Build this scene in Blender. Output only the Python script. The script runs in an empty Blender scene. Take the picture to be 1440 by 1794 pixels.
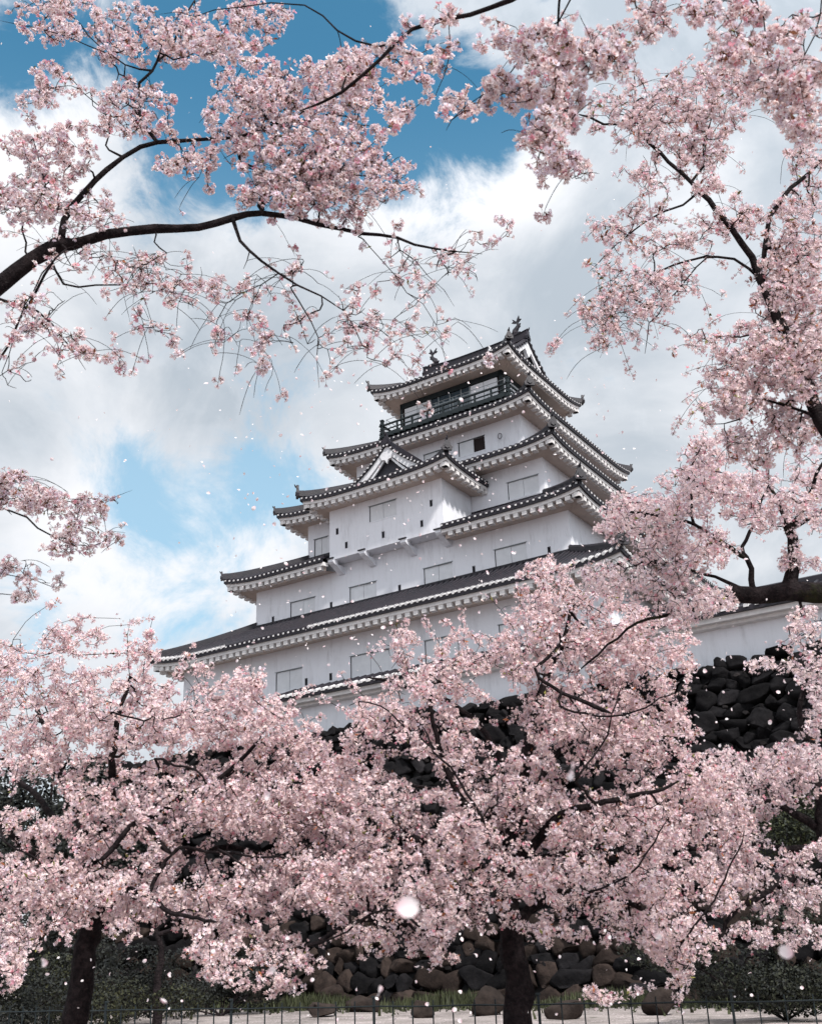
import bpy, math, random
import numpy as np
from mathutils import Vector, Matrix

# ------------------------------------------------------------------ camera, sky, sun, exposure
SC = bpy.context.scene
COL = SC.collection
random.seed(7)
RNG = np.random.default_rng(11)
EYE = 1.6
FPX, CXP, CYP, PITCH, ROLL = 1866.87, 720.0, 897.0, 0.3968, 0.0362

cam_d = bpy.data.cameras.new('camera')
cam = bpy.data.objects.new('camera', cam_d)
COL.objects.link(cam)
cam.matrix_world = Matrix.Translation((0, 0, EYE)) @ Matrix.Rotation(math.pi / 2 + PITCH, 4, 'X') @ Matrix.Rotation(-ROLL, 4, 'Z')
cam_d.sensor_fit = 'HORIZONTAL'
cam_d.sensor_width = 36
cam_d.lens = 36 * FPX / 1440
cam_d.clip_start = 0.05
cam_d.clip_end = 3000
cam_d.dof.use_dof = True
cam_d.dof.focus_distance = 24
cam_d.dof.aperture_fstop = 9
SC.camera = cam

SC.view_settings.view_transform = 'Standard'
SC.view_settings.look = 'None'
SC.view_settings.exposure = 0.5
SC.view_settings.gamma = 1
SC.render.engine = 'CYCLES'
SC.cycles.max_bounces = 6
SC.cycles.transmission_bounces = 3
SC.cycles.diffuse_bounces = 3
SC.cycles.glossy_bounces = 2
SC.cycles.use_denoising = True
SC.cycles.use_adaptive_sampling = True
SC.cycles.adaptive_threshold = 0.02

SUN_EL = math.radians(48)
SUN_AZ = math.radians(150)          # measured from +Y towards +X: behind the camera, to the right
sd = Vector((math.sin(SUN_AZ) * math.cos(SUN_EL), math.cos(SUN_AZ) * math.cos(SUN_EL), math.sin(SUN_EL)))
sl = bpy.data.lights.new('sun', 'SUN')
sl.energy = 3.7
sl.angle = math.radians(6)
sl.color = (1.0, 0.96, 0.915)
so = bpy.data.objects.new('sun', sl)
COL.objects.link(so)
so.rotation_euler = sd.to_track_quat('Z', 'Y').to_euler()
so.location = (0, 0, 80)


def ray(px, py):
    u = (px - CXP) / FPX
    v = (CYP - py) / FPX
    cr, sr = math.cos(ROLL), math.sin(ROLL)
    X, V = u * cr + v * sr, -u * sr + v * cr
    cp, sp = math.cos(PITCH), math.sin(PITCH)
    return np.array([X, cp - V * sp, sp + V * cp])


def P(px, py, D):
    r = ray(px, py)
    return r * (D / r[1]) + np.array([0, 0, EYE])


def px_of(q):
    X, Y, Z = q[0], q[1], q[2] - EYE
    cp, sp = math.cos(PITCH), math.sin(PITCH)
    d, v = Y * cp + Z * sp, -Y * sp + Z * cp
    cr, sr = math.cos(ROLL), math.sin(ROLL)
    return CXP + FPX * (X * cr - v * sr) / d, CYP - FPX * (X * sr + v * cr) / d


def sky_dir(px, py):
    r = ray(px, py)
    return r / np.linalg.norm(r)


class NT:
    def __init__(s, tree):
        s.t = tree
        s.n = tree.nodes
        s.l = tree.links

    def new(s, ty, **kw):
        n = s.n.new(ty)
        for k, v in kw.items():
            setattr(n, k, v)
        return n

    def put(s, sock, v):
        if isinstance(v, bpy.types.NodeSocket):
            s.l.new(v, sock)
        else:
            sock.default_value = v

    def m(s, op, a, b=0.0, c=None, clamp=False):
        n = s.new('ShaderNodeMath', operation=op, use_clamp=clamp)
        s.put(n.inputs[0], a)
        s.put(n.inputs[1], b)
        if c is not None:
            s.put(n.inputs[2], c)
        return n.outputs[0]

    def vm(s, op, a, b=(0, 0, 0)):
        n = s.new('ShaderNodeVectorMath', operation=op)
        s.put(n.inputs[0], a)
        s.put(n.inputs[1], b)
        return n.outputs['Value'] if op in ('DOT_PRODUCT', 'LENGTH') else n.outputs[0]

    def noise(s, vec, scale, detail=4, rough=0.5, dist=0.0):
        n = s.new('ShaderNodeTexNoise')
        if vec is not None:
            s.put(n.inputs['Vector'], vec)
        n.inputs['Scale'].default_value = scale
        n.inputs['Detail'].default_value = detail
        n.inputs['Roughness'].default_value = rough
        n.inputs['Distortion'].default_value = dist
        return n.outputs['Fac']

    def ramp(s, v, lo, hi, smooth=True):
        n = s.new('ShaderNodeMapRange')
        n.interpolation_type = 'SMOOTHSTEP' if smooth else 'LINEAR'
        n.clamp = True
        s.put(n.inputs['Value'], v)
        n.inputs['From Min'].default_value = lo
        n.inputs['From Max'].default_value = hi
        return n.outputs['Result']

    def mix(s, f, a, b):
        n = s.new('ShaderNodeMix', data_type='RGBA')
        s.put(n.inputs[0], f)
        s.put(n.inputs[6], a if isinstance(a, bpy.types.NodeSocket) else (*a, 1))
        s.put(n.inputs[7], b if isinstance(b, bpy.types.NodeSocket) else (*b, 1))
        return n.outputs[2]


def make_world():
    w = bpy.data.worlds.new('World')
    SC.world = w
    w.use_nodes = True
    T = NT(w.node_tree)
    T.n.clear()
    out = T.new('ShaderNodeOutputWorld')
    bg = T.new('ShaderNodeBackground')
    T.l.new(bg.outputs[0], out.inputs[0])
    d = T.new('ShaderNodeTexCoord').outputs['Generated']
    sky = T.new('ShaderNodeTexSky', sky_type='NISHITA')
    sky.sun_disc = False
    sky.sun_elevation = SUN_EL
    sky.sun_rotation = SUN_AZ
    sky.air_density = 1.0
    sky.dust_density = 0.6
    sky.ozone_density = 2.0
    skc = T.vm('MULTIPLY', sky.outputs[0], (0.115 * 0.60, 0.115 * 1.22, 0.115 * 1.15))
    elev = T.new('ShaderNodeSeparateXYZ')
    T.l.new(d, elev.inputs[0])
    # thin high haze pales the blue towards the horizon
    hz = T.ramp(elev.outputs[2], 0.72, 0.38)
    skc = T.mix(T.m('MULTIPLY', hz, 0.68), skc, (0.38, 0.53, 0.65))

    def blobs(lst):
        tot = None
        for px, py, rad, amp in lst:
            c = sky_dir(px, py)
            k = 1.0 / (1 - math.cos(rad / FPX * 0.9))
            dt = T.vm('DOT_PRODUCT', d, tuple(c))
            e = T.m('EXPONENT', T.m('MULTIPLY', T.m('SUBTRACT', dt, 1.0), k))
            e = T.m('MULTIPLY', e, amp)
            tot = e if tot is None else T.m('ADD', tot, e)
        return tot
    blue = blobs([(30, 30, 160, .45), (60, 130, 90, .75), (330, 60, 180, .72), (450, 170, 180, .85), (560, 30, 150, .8),
                  (640, 230, 140, .7), (760, 140, 130, .7), (870, 215, 85, .95), (290, 320, 110, .4),
                  (480, 310, 100, .3), (240, 845, 110, .5), (430, 850, 120, .72), (520, 890, 100, .6), (330, 1090, 110, .58),
                  (260, 930, 80, .4), (130, 1060, 120, .3), (560, 960, 90, .25), (30, 1150, 120, .45)])
    nz = T.noise(d, 3.1, 9, 0.58, 0.5)
    nz2 = T.noise(T.vm('ADD', d, (3.1, 1.7, 0.4)), 9.0, 10, 0.66, 0.5)
    n_mix = T.m('ADD', T.m('MULTIPLY', T.m('SUBTRACT', nz, 0.5), 1.7), T.m('MULTIPLY', T.m('SUBTRACT', nz2, 0.5), 2.3))
    bl = T.m('ADD', blue, n_mix)
    # blue gaps all round the sky, not only in front
    far = T.ramp(T.noise(T.vm('ADD', d, (7.3, 2.2, 5.1)), 1.6, 6, 0.55, 0.3), 0.55, 0.75)
    behind = T.ramp(T.vm('DOT_PRODUCT', d, (0, 1, 0)), 0.45, 0.1)
    bl = T.m('ADD', bl, T.m('MULTIPLY', far, behind))
    mask = T.ramp(bl, 0.26, 0.86)
    # cloud brightness
    bright = blobs([(800, 290, 140, .55), (930, 330, 90, .4), (30, 240, 140, .6), (30, 380, 160, .4), (180, 930, 130, .45),
                    (90, 980, 120, .4), (430, 950, 110, .45), (300, 1010, 120, .35), (1190, 310, 130, .35), (1150, 560, 110, .15),
                    (560, 350, 150, .3), (420, 470, 200, .15), (200, 780, 120, .2), (1240, 720, 120, .1)])
    dark = blobs([(450, 620, 200, .35), (870, 560, 200, .2), (300, 680, 180, .1), (880, 40, 120, .1), (1120, 780, 130, .3), (1000, 500, 120, .15)])
    n3 = T.noise(T.vm('ADD', d, (1.2, 9.4, 3.3)), 5.0, 10, 0.6, 0.6)
    n4 = T.noise(T.vm('MULTIPLY', d, (1, 1, 2.2)), 1.7, 6, 0.55, 0.2)
    cv = T.m('ADD', T.m('SUBTRACT', bright, dark), T.m('MULTIPLY', T.m('SUBTRACT', n3, 0.5), 1.7))
    cv = T.m('ADD', cv, T.m('MULTIPLY', T.m('SUBTRACT', n4, 0.5), 0.9))
    cv = T.ramp(cv, -0.40, 0.62)
    cloud = T.mix(cv, (0.45, 0.51, 0.575), (0.89, 0.90, 0.93))
    edge = T.m('MULTIPLY', T.ramp(bl, 0.0, 0.3), 0.2)
    cloud = T.mix(edge, cloud, (0.76, 0.80, 0.86))
    sun_side = T.ramp(T.vm('DOT_PRODUCT', d, tuple(sd)), -0.2, 1.0)
    boost = T.m('ADD', T.m('MULTIPLY', sun_side, 0.5), 0.80)
    vs = T.new('ShaderNodeVectorMath', operation='SCALE')
    T.put(vs.inputs[0], cloud)
    T.put(vs.inputs['Scale'], boost)
    col = T.mix(mask, vs.outputs[0], skc)
    T.put(bg.inputs['Color'], col)
    bg.inputs['Strength'].default_value = 1.0
    w.cycles.sampling_method = 'MANUAL'
    w.cycles.sample_map_resolution = 512


make_world()


# ------------------------------------------------------------------ materials
def mat(name, col, rough=0.7, noise=0.0, nscale=3.0, col2=None, bump=0.0, bscale=20.0, metallic=0.0, spec=0.3, detail=6):
    m = bpy.data.materials.new(name)
    m.use_nodes = True
    T = NT(m.node_tree)
    b = T.n['Principled BSDF']
    b.inputs['Roughness'].default_value = rough
    b.inputs['Metallic'].default_value = metallic
    b.inputs['Specular IOR Level'].default_value = spec
    co = T.new('ShaderNodeTexCoord').outputs['Object']
    if noise or col2:
        f = T.noise(co, nscale, detail, 0.6)
        f = T.ramp(f, 0.3, 0.7)
        c2 = col2 or tuple(min(1, c * (1 - noise)) for c in col)
        T.put(b.inputs['Base Color'], T.mix(f, col, c2))
    else:
        b.inputs['Base Color'].default_value = (*col, 1)
    if bump:
        bn = T.new('ShaderNodeBump')
        bn.inputs['Strength'].default_value = bump
        bn.inputs['Distance'].default_value = 0.05
        T.put(bn.inputs['Height'], T.noise(co, bscale, 6, 0.65))
        T.put(b.inputs['Normal'], bn.outputs[0])
    return m


def plaster_mat():
    m = mat('white_plaster', (0.74, 0.74, 0.765), 0.85, 0, 1, None, 0.12, 6)
    T = NT(m.node_tree)
    b = T.n['Principled BSDF']
    co = T.new('ShaderNodeTexCoord').outputs['Object']
    mp = T.vm('MULTIPLY', co, (1, 1, 0.16))
    streak = T.ramp(T.noise(mp, 2.9, 9, 0.75, 0.3), 0.46, 0.70)
    blot = T.ramp(T.noise(co, 0.55, 5, 0.6), 0.35, 0.75)
    f = T.m('MULTIPLY', streak, T.m('ADD', T.m('MULTIPLY', blot, 0.75), 0.15))
    T.put(b.inputs['Base Color'], T.mix(f, (0.735, 0.74, 0.785), (0.50, 0.495, 0.525)))
    return m


M_PLASTER = plaster_mat()
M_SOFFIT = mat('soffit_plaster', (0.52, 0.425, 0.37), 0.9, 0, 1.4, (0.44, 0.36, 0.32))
M_TEETH = mat('rafter_plaster', (0.70, 0.67, 0.66), 0.85, 0, 3, (0.58, 0.56, 0.56))
M_TILE = mat('roof_tile', (0.009, 0.009, 0.014), 0.5, 0, 2.5, (0.020, 0.015, 0.021), 0.2, 14, spec=0.35)
M_TILEW = mat('tile_end_plaster', (0.66, 0.64, 0.64), 0.8, 0, 5, (0.40, 0.39, 0.40))
M_DARKWOOD = mat('dark_wood', (0.008, 0.014, 0.017), 0.6, 0, 4, (0.015, 0.021, 0.023))
M_PANEL = mat('white_shutter', (0.70, 0.71, 0.74), 0.75, 0, 2, (0.63, 0.64, 0.67))
M_GAP = mat('dark_gap', (0.05, 0.05, 0.06), 0.8)
M_OPEN = mat('dark_opening', (0.02, 0.012, 0.012), 0.8)
M_GLASS = mat('window_glass', (0.03, 0.05, 0.065), 0.08, spec=0.8)
M_RAILM = mat('grey_metal_rail', (0.25, 0.27, 0.28), 0.4, metallic=0.6)
M_GABLE = mat('gable_board', (0.74, 0.73, 0.75), 0.8, 0, 3, (0.6, 0.6, 0.62))


def stone_mat():
    m = mat('dark_basalt_stone', (0.05, 0.05, 0.055), 0.95, 0, 1, None, 1.0, 4, spec=0.08)
    T = NT(m.node_tree)
    b = T.n['Principled BSDF']
    at = T.new('ShaderNodeAttribute', attribute_name='tint').outputs['Color']
    co = T.new('ShaderNodeTexCoord').outputs['Object']
    f = T.ramp(T.noise(co, 2.4, 8, 0.7), 0.35, 0.7)
    c = T.mix(f, at, T.vm('MULTIPLY', at, (0.5, 0.52, 0.55)))
    li = T.ramp(T.noise(co, 7.0, 6, 0.7), 0.62, 0.75)
    c = T.mix(T.m('MULTIPLY', li, 0.3), c, (0.07, 0.07, 0.055))
    T.put(b.inputs['Base Color'], c)
    return m


M_STONE = stone_mat()


def bark_mat(name, moss):
    m = mat(name, (0.030, 0.022, 0.024), 0.9, 0, 1, None, 1.0, 16, spec=0.12)
    T = NT(m.node_tree)
    b = T.n['Principled BSDF']
    co = T.new('ShaderNodeTexCoord').outputs['Object']
    f = T.ramp(T.noise(co, 14, 8, 0.7), 0.35, 0.7)
    c = T.mix(f, (0.007, 0.005, 0.006), (0.026, 0.019, 0.020))
    li = T.ramp(T.noise(T.vm('MULTIPLY', co, (1, 1, 3)), 11, 8, 0.75), 0.60, 0.68)
    c = T.mix(T.m('MULTIPLY', li, 0.6), c, (0.075, 0.07, 0.065))
    g = T.ramp(T.noise(co, 3.2, 7, 0.7), 0.62 - moss, 0.80 - moss)
    c = T.mix(T.m('MULTIPLY', g, 0.75), c, (0.028, 0.032, 0.010))
    T.put(b.inputs['Base Color'], c)
    return m


M_BARK = bark_mat('cherry_bark', 0.0)
M_MOSSBARK = bark_mat('mossy_cherry_bark', 0.12)


def petal_mat():
    m = bpy.data.materials.new('cherry_petal')
    m.use_nodes = True
    T = NT(m.node_tree)
    T.n.remove(T.n['Principled BSDF'])
    out = T.n['Material Output']
    at = T.new('ShaderNodeAttribute', attribute_name='tint').outputs['Color']
    df = T.new('ShaderNodeBsdfDiffuse')
    tr = T.new('ShaderNodeBsdfTranslucent')
    T.put(df.inputs['Color'], at)
    T.put(tr.inputs['Color'], T.vm('MULTIPLY', at, (1.0, 0.93, 0.95)))
    ms = T.new('ShaderNodeMixShader')
    ms.inputs[0].default_value = 0.33
    T.l.new(df.outputs[0], ms.inputs[1])
    T.l.new(tr.outputs[0], ms.inputs[2])
    T.l.new(ms.outputs[0], out.inputs[0])
    return m


M_PETAL = petal_mat()


def leaf_mat():
    m = mat('leaf', (0.05, 0.07, 0.03), 0.7)
    T = NT(m.node_tree)
    at = T.new('ShaderNodeAttribute', attribute_name='tint').outputs['Color']
    T.put(T.n['Principled BSDF'].inputs['Base Color'], at)
    return m


M_LEAF = leaf_mat()


# ------------------------------------------------------------------ object helpers
def link_mesh(name, verts, faces, mats, parent=None, midx=None, smooth=False):
    me = bpy.data.meshes.new(name)
    me.from_pydata([tuple(v) for v in verts], [], faces)
    for m in (mats if isinstance(mats, (list, tuple)) else [mats]):
        me.materials.append(m)
    if midx is not None:
        me.polygons.foreach_set('material_index', midx)
    if smooth:
        me.polygons.foreach_set('use_smooth', [True] * len(me.polygons))
    me.update()
    o = bpy.data.objects.new(name, me)
    COL.objects.link(o)
    if parent:
        o.parent = parent
    return o


def np_mesh(name, V, F, mats, parent=None, tint=None, smooth=False, midx=None):
    """V (n,3), F (m,k) uniform polygons or a list of such arrays"""
    Fs = F if isinstance(F, list) else [F]
    Fs = [f for f in Fs if len(f)]
    me = bpy.data.meshes.new(name)
    me.vertices.add(len(V))
    me.vertices.foreach_set('co', np.ascontiguousarray(V, dtype=np.float32).ravel())
    loops = np.concatenate([f.ravel() for f in Fs]).astype(np.int32)
    tot = np.concatenate([np.full(len(f), f.shape[1]) for f in Fs]).astype(np.int32)
    start = np.concatenate([[0], np.cumsum(tot)[:-1]]).astype(np.int32)
    me.loops.add(len(loops))
    me.loops.foreach_set('vertex_index', loops)
    me.polygons.add(len(tot))
    me.polygons.foreach_set('loop_start', start)
    me.polygons.foreach_set('loop_total', tot)
    if midx is not None:
        me.polygons.foreach_set('material_index', midx.astype(np.int32))
    if smooth:
        me.polygons.foreach_set('use_smooth', np.ones(len(tot), dtype=bool))
    for m in (mats if isinstance(mats, (list, tuple)) else [mats]):
        me.materials.append(m)
    if tint is not None:
        ca = me.color_attributes.new('tint', 'FLOAT_COLOR', 'POINT')
        c = np.ones((len(V), 4), dtype=np.float32)
        c[:, :3] = tint
        ca.data.foreach_set('color', c.ravel())
    me.update(calc_edges=True)
    me.validate()
    o = bpy.data.objects.new(name, me)
    COL.objects.link(o)
    if parent:
        o.parent = parent
    return o


def empty(name, loc=(0, 0, 0), rz=0.0, scale=1.0):
    o = bpy.data.objects.new(name, None)
    COL.objects.link(o)
    o.location = loc
    o.rotation_euler = (0, 0, rz)
    o.scale = (scale,) * 3
    o.empty_display_size = 0.3
    return o


def tag(o, label=None, cat=None, group=None, kind=None):
    if label:
        o['label'] = label
    if cat:
        o['category'] = cat
    if group:
        o['group'] = group
    if kind:
        o['kind'] = kind
    return o


class MB:
    def __init__(s):
        s.v, s.f, s.mi = [], [], []

    def poly(s, pts, m=0):
        b = len(s.v)
        s.v.extend([tuple(p) for p in pts])
        s.f.append(tuple(range(b, b + len(pts))))
        s.mi.append(m)

    def box(s, x0, x1, y0, y1, z0, z1, m=0, fn=None):
        b = len(s.v)
        c = [(x0, y0, z0), (x1, y0, z0), (x1, y1, z0), (x0, y1, z0), (x0, y0, z1), (x1, y0, z1), (x1, y1, z1), (x0, y1, z1)]
        s.v.extend([fn(p) for p in c] if fn else c)
        for q in ((0, 3, 2, 1), (4, 5, 6, 7), (0, 1, 5, 4), (1, 2, 6, 5), (2, 3, 7, 6), (3, 0, 4, 7)):
            s.f.append(tuple(b + i for i in q))
            s.mi.append(m)

    def sweep(s, rings, m=0, cap=True, closed=True):
        """rings: list of equal-length point lists"""
        b = len(s.v)
        n = len(rings[0])
        for r in rings:
            s.v.extend([tuple(p) for p in r])
        for i in range(len(rings) - 1):
            for j in range(n if closed else n - 1):
                k = (j + 1) % n
                s.f.append((b + i * n + j, b + i * n + k, b + (i + 1) * n + k, b + (i + 1) * n + j))
                s.mi.append(m)
        if cap and closed:
            s.f.append(tuple(b + j for j in reversed(range(n))))
            s.mi.append(m)
            s.f.append(tuple(b + (len(rings) - 1) * n + j for j in range(n)))
            s.mi.append(m)

    def tube(s, pts, rad, n=6, m=0):
        pts = [Vector(p) for p in pts]
        rads = rad if isinstance(rad, (list, tuple)) else [rad] * len(pts)
        rings = []
        up = None
        for i, p in enumerate(pts):
            t = (pts[min(i + 1, len(pts) - 1)] - pts[max(i - 1, 0)]).normalized()
            if up is None:
                up = Vector((0, 0, 1)) if abs(t.z) < .9 else Vector((1, 0, 0))
            a = t.cross(up).normalized()
            up = a.cross(t).normalized()
            rings.append([p + (a * math.cos(q) + up * math.sin(q)) * rads[i] for q in [2 * math.pi * k / n for k in range(n)]])
        s.sweep(rings, m)

    def prism(s, outline, fn, t0, t1, m=0):
        """outline in 2-D (a,b) extruded t0..t1 by fn(a,b,t)->xyz"""
        s.sweep([[fn(a, b, t0) for a, b in outline], [fn(a, b, t1) for a, b in outline]], m)

    def build(s, name, mats, parent=None, smooth=False):
        return link_mesh(name, s.v, s.f, mats, parent, s.mi, smooth)


# ------------------------------------------------------------------ the keep (own units, scaled by S)
S = 0.87
TH = 0.5759
keep = empty('castle_keep', (5.2802 * S, 70 * S, EYE), -TH, S)
tag(keep, 'white plastered castle keep of five tiered dark tiled roofs rising above the blossom', 'castle')

ROOF = {5: (5.76, 5.67, 38.15), 4: (8.07, 7.98, 32.74), 3: (10.48, 10.39, 28.03), 2: (12.87, 12.78, 23.17), 1: (15.99, 15.90, 17.74)}
OV = 1.53
WTOP = {5: 37.45, 4: 32.02, 3: 27.31, 2: 22.45, 1: 17.02}
WBOT = {5: 34.6, 4: 30.0, 3: 25.0, 2: 20.2, 1: 11.2}
RIBSP = 0.37
TOOTHSP = 0.53


def side_fn(k, cx=0.0, cy=0.0):
    """maps side coords (x along, y = -(depth)) to keep coords for side k"""
    c, s = [(1, 0), (0, 1), (-1, 0), (0, -1)][k]
    return lambda p: (cx + p[0] * c - p[1] * s, cy + p[0] * s + p[1] * c, p[2])


class Eave:
    """one skirt roof: geometry of the slope, its edge, fascia, rafter ends and soffit"""

    def __init__(s, A, B, z, R, rise, up=0.34, cx=0.0, cy=0.0, sides=(0, 1, 2, 3), dmax=None, back=None, sag=0.14, gap=None):
        s.gap = gap
        s.A, s.B, s.z, s.R, s.rise, s.u, s.cx, s.cy, s.sides = A, B, z - sag, R, rise, up, cx, cy, sides
        s.dmax = dmax or R
        s.back = back          # half-open sides: how far (y) the lateral sides run back

    def ext(s, k, d):
        return (s.A if k % 2 == 0 else s.B) - d

    def h(s, k, x, d):
        e = max(s.ext(k, d), 1e-3)
        t = max(0.0, 1 - d / s.R)
        q = min(1.0, abs(x) / e)
        L = s.ext(k, 0)
        loc = max(0.0, 1 - (e - abs(x)) / min(L, 4.2))
        if s.back is not None and ((k == 1 and x > 0) or (k == 3 and x < 0)):
            loc = 0.0
        dr = min(d, s.R) / s.R
        return s.z + s.rise * (0.82 * dr + 0.18 * dr * dr) + s.u * (loc ** 3) * t

    def pt(s, k, x, d, dz=0.0):
        B = s.B if k % 2 == 0 else s.A
        return side_fn(k, s.cx, s.cy)((x, -(B - d), s.h(k, x, d) + dz))

    def xr(s, k, d):
        e = s.ext(k, d)
        lo, hi = -e, e
        if s.back is not None:
            if k == 1:
                hi = s.back
            if k == 3:
                lo = -s.back
        return lo, hi

    def segs(s, k, d, n=26):
        xs = s.samples(k, d, n)
        if s.gap and k == 0:
            g0, g1 = s.gap
            lo, hi = s.xr(k, d)
            return [[lo + (min(g0, hi) - lo) * (1 - (1 - i / 12) ** 1.0) for i in range(13)], [max(g1, lo) + (hi - max(g1, lo)) * i / 12 for i in range(13)]]
        return [xs]

    def samples(s, k, d, n=26):
        lo, hi = s.xr(k, d)
        r = []
        for i in range(n + 1):
            t = -1 + 2 * i / n
            t = math.copysign(1 - (1 - abs(t)) ** 1.4, t)
            r.append(lo + (hi - lo) * (t + 1) / 2)
        return r

    def tiles(s, mb, longwhite=False):
        nd = 6
        for k in s.sides:
            for si in range(len(s.segs(k, 0))):
                rows = []
                for j in range(nd + 1):
                    d = s.dmax * j / nd
                    rows.append([s.pt(k, x, d) for x in s.segs(k, d)[si]])
                mb.sweep(rows, 0, cap=False, closed=False)
                # edge thickness of the tile course
                rings = []
                for x in s.segs(k, 0)[si]:
                    x2 = x if s.gap and k == 0 and min(abs(x - s.gap[0]), abs(x - s.gap[1])) < .01 else x * (1 - 0.16 / max(s.ext(k, 0), 1))
                    rings.append([s.pt(k, x, 0, 0.0), s.pt(k, x, 0, -0.23), s.pt(k, x2, 0.16, -0.29), s.pt(k, x2, 0.16, -0.02)])
                mb.sweep(rings, 0)
            # round tile rows
            lo, hi = s.xr(k, 0)
            n = int((hi - lo) / RIBSP)
            sp = (hi - lo) / n
            fn = side_fn(k, s.cx, s.cy)
            B = s.B if k % 2 == 0 else s.A
            for i in range(n):
                x = lo + (i + .5) * sp
                dm = min(s.dmax, s.ext(k, 0) - abs(x)) if not (s.back is not None and k in (1, 3) and ((k == 1 and x > 0) or (k == 3 and x < 0))) else s.dmax
                if dm < 0.15 or (s.gap and k == 0 and s.gap[0] - .05 < x < s.gap[1] + .05):
                    continue
                ns = 2 if dm < 0.8 else 5
                rings = []
                for q in range(ns + 1):
                    d = -0.05 + (dm + 0.05) * q / ns
                    z = s.h(k, x, max(0, d))
                    if d < 0:
                        z -= 0.02
                    rings.append([fn((x + dx, -(B - d), z + dz)) for dx, dz in ((-.095, -.03), (-.085, .05), (-.04, .105), (.04, .105), (.085, .05), (.095, -.03))])
                mb.sweep(rings, 0)
                # plaster plug in the tile end
                z = s.h(k, x, 0)
                w = 0.30 if longwhite else 0.06
                mb.box(x - .06, x + .06, -(B + .075), -(B + .045), z - .10, z + .0, 1, fn)
                if longwhite:
                    zz = s.h(k, x, .4)
                    r2 = []
                    for (d, z0) in ((-0.08, z - .03), (0.30, z + (zz - z) * .75)):
                        r2.append([fn((x + dx, -(B - d), z0 + dz)) for dx, dz in ((-.1, -.02), (-.09, .06), (0, .115), (.09, .06), (.1, -.02))])
                    if not (k == 0 and (-9.5 < x < -3.2)):
                        mb.sweep(r2, 1)

    def fascia(s, mb):
        for k in s.sides:
            B = s.B if k % 2 == 0 else s.A
            L = max(s.ext(k, 0), 1)
            for xs in s.segs(k, 0):
              rings = []
              for x in xs:
                def q(d, dz):
                    p = list(s.pt(k, x, 0, dz))
                    x2 = x * (1 - d / L) if not (s.back is not None and k in (1, 3) and abs(x) > 0 and ((k == 1 and x > 0) or (k == 3 and x < 0))) else x
                    return side_fn(k, s.cx, s.cy)((x2, -(B - d), s.h(k, x, 0) + dz))
                rings.append([q(.13, -.2), q(.13, -.43), q(.48, -.45), q(.48, -.22)])
              mb.sweep(rings, 0)

    def teeth(s, mb):
        for k in s.sides:
            B = s.B if k % 2 == 0 else s.A
            lo, hi = s.xr(k, 0)
            lo += 0.35 if not (s.back is not None and k == 3) else 0
            hi -= 0.35 if not (s.back is not None and k == 1) else 0
            n = int((hi - lo) / TOOTHSP)
            sp = (hi - lo) / n
            fn = side_fn(k, s.cx, s.cy)
            for i in range(n + 1):
                x = lo + i * sp
                z = s.h(k, x, 0)
                if s.gap and k == 0 and s.gap[0] - .1 < x < s.gap[1] + .1:
                    continue
                mb.box(x - .15, x + .15, -(B - .16), -(B - .62), z - .67, z - .425, 0, fn)

    def soffit(s, mb, ov=OV, zt=None):
        for k in s.sides:
            B = s.B if k % 2 == 0 else s.A
            L = max(s.ext(k, 0), 1)
            fn = side_fn(k, s.cx, s.cy)
            for xs in s.segs(k, 0):
              r0, r1, r2 = [], [], []
              for x in xs:
                openend = s.back is not None and ((k == 1 and x > 0) or (k == 3 and x < 0))
                z = s.h(k, x, 0)
                f = lambda d: x if openend or (s.gap and k == 0 and min(abs(x - s.gap[0]), abs(x - s.gap[1])) < .01) else x * (1 - d / L)
                r0.append(fn((f(.5), -(B - .5), z - .44)))
                r1.append(fn((f(.5), -(B - .5), z - .69)))
                r2.append(fn((f(ov + .05), -(B - ov - .05), (s.z - .46) if zt is None else zt)))
              mb.sweep([r0, r1, r2], 0, cap=False, closed=False)

    def hips(s, mb, corners=None, sz=1.0):
        """corner ridges with raised end tiles"""
        for k in s.sides:
            if corners is not None and k not in corners:
                continue
            rings = []
            n = 12
            hp = []
            for i in range(n + 1):
                d = -0.10 + (s.dmax + 0.1) * i / n
                dd = max(d, 0)
                e = s.ext(k, d)
                B = s.B if k % 2 == 0 else s.A
                z = s.h(k, s.ext(k, dd), dd)
                z += 0.10 * max(0, 1 - d / 1.2) ** 2 * sz
                hp.append(Vector(side_fn(k, s.cx, s.cy)((e, -(B - d), z))))
            t = (hp[-1] - hp[0])
            t.z = 0
            t.normalize()
            sdv = Vector((-t.y, t.x, 0))
            for p in hp:
                rings.append([p + sdv * .17 + Vector((0, 0, -.05)), p + sdv * .17 + Vector((0, 0, .26)), p + sdv * .09 + Vector((0, 0, .37)),
                              p - sdv * .09 + Vector((0, 0, .37)), p - sdv * .17 + Vector((0, 0, .26)), p - sdv * .17 + Vector((0, 0, -.05))])
            mb.sweep(rings, 0)
            oni(mb, hp[0] - t * 0.02, -t, 0.62 * sz)


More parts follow.
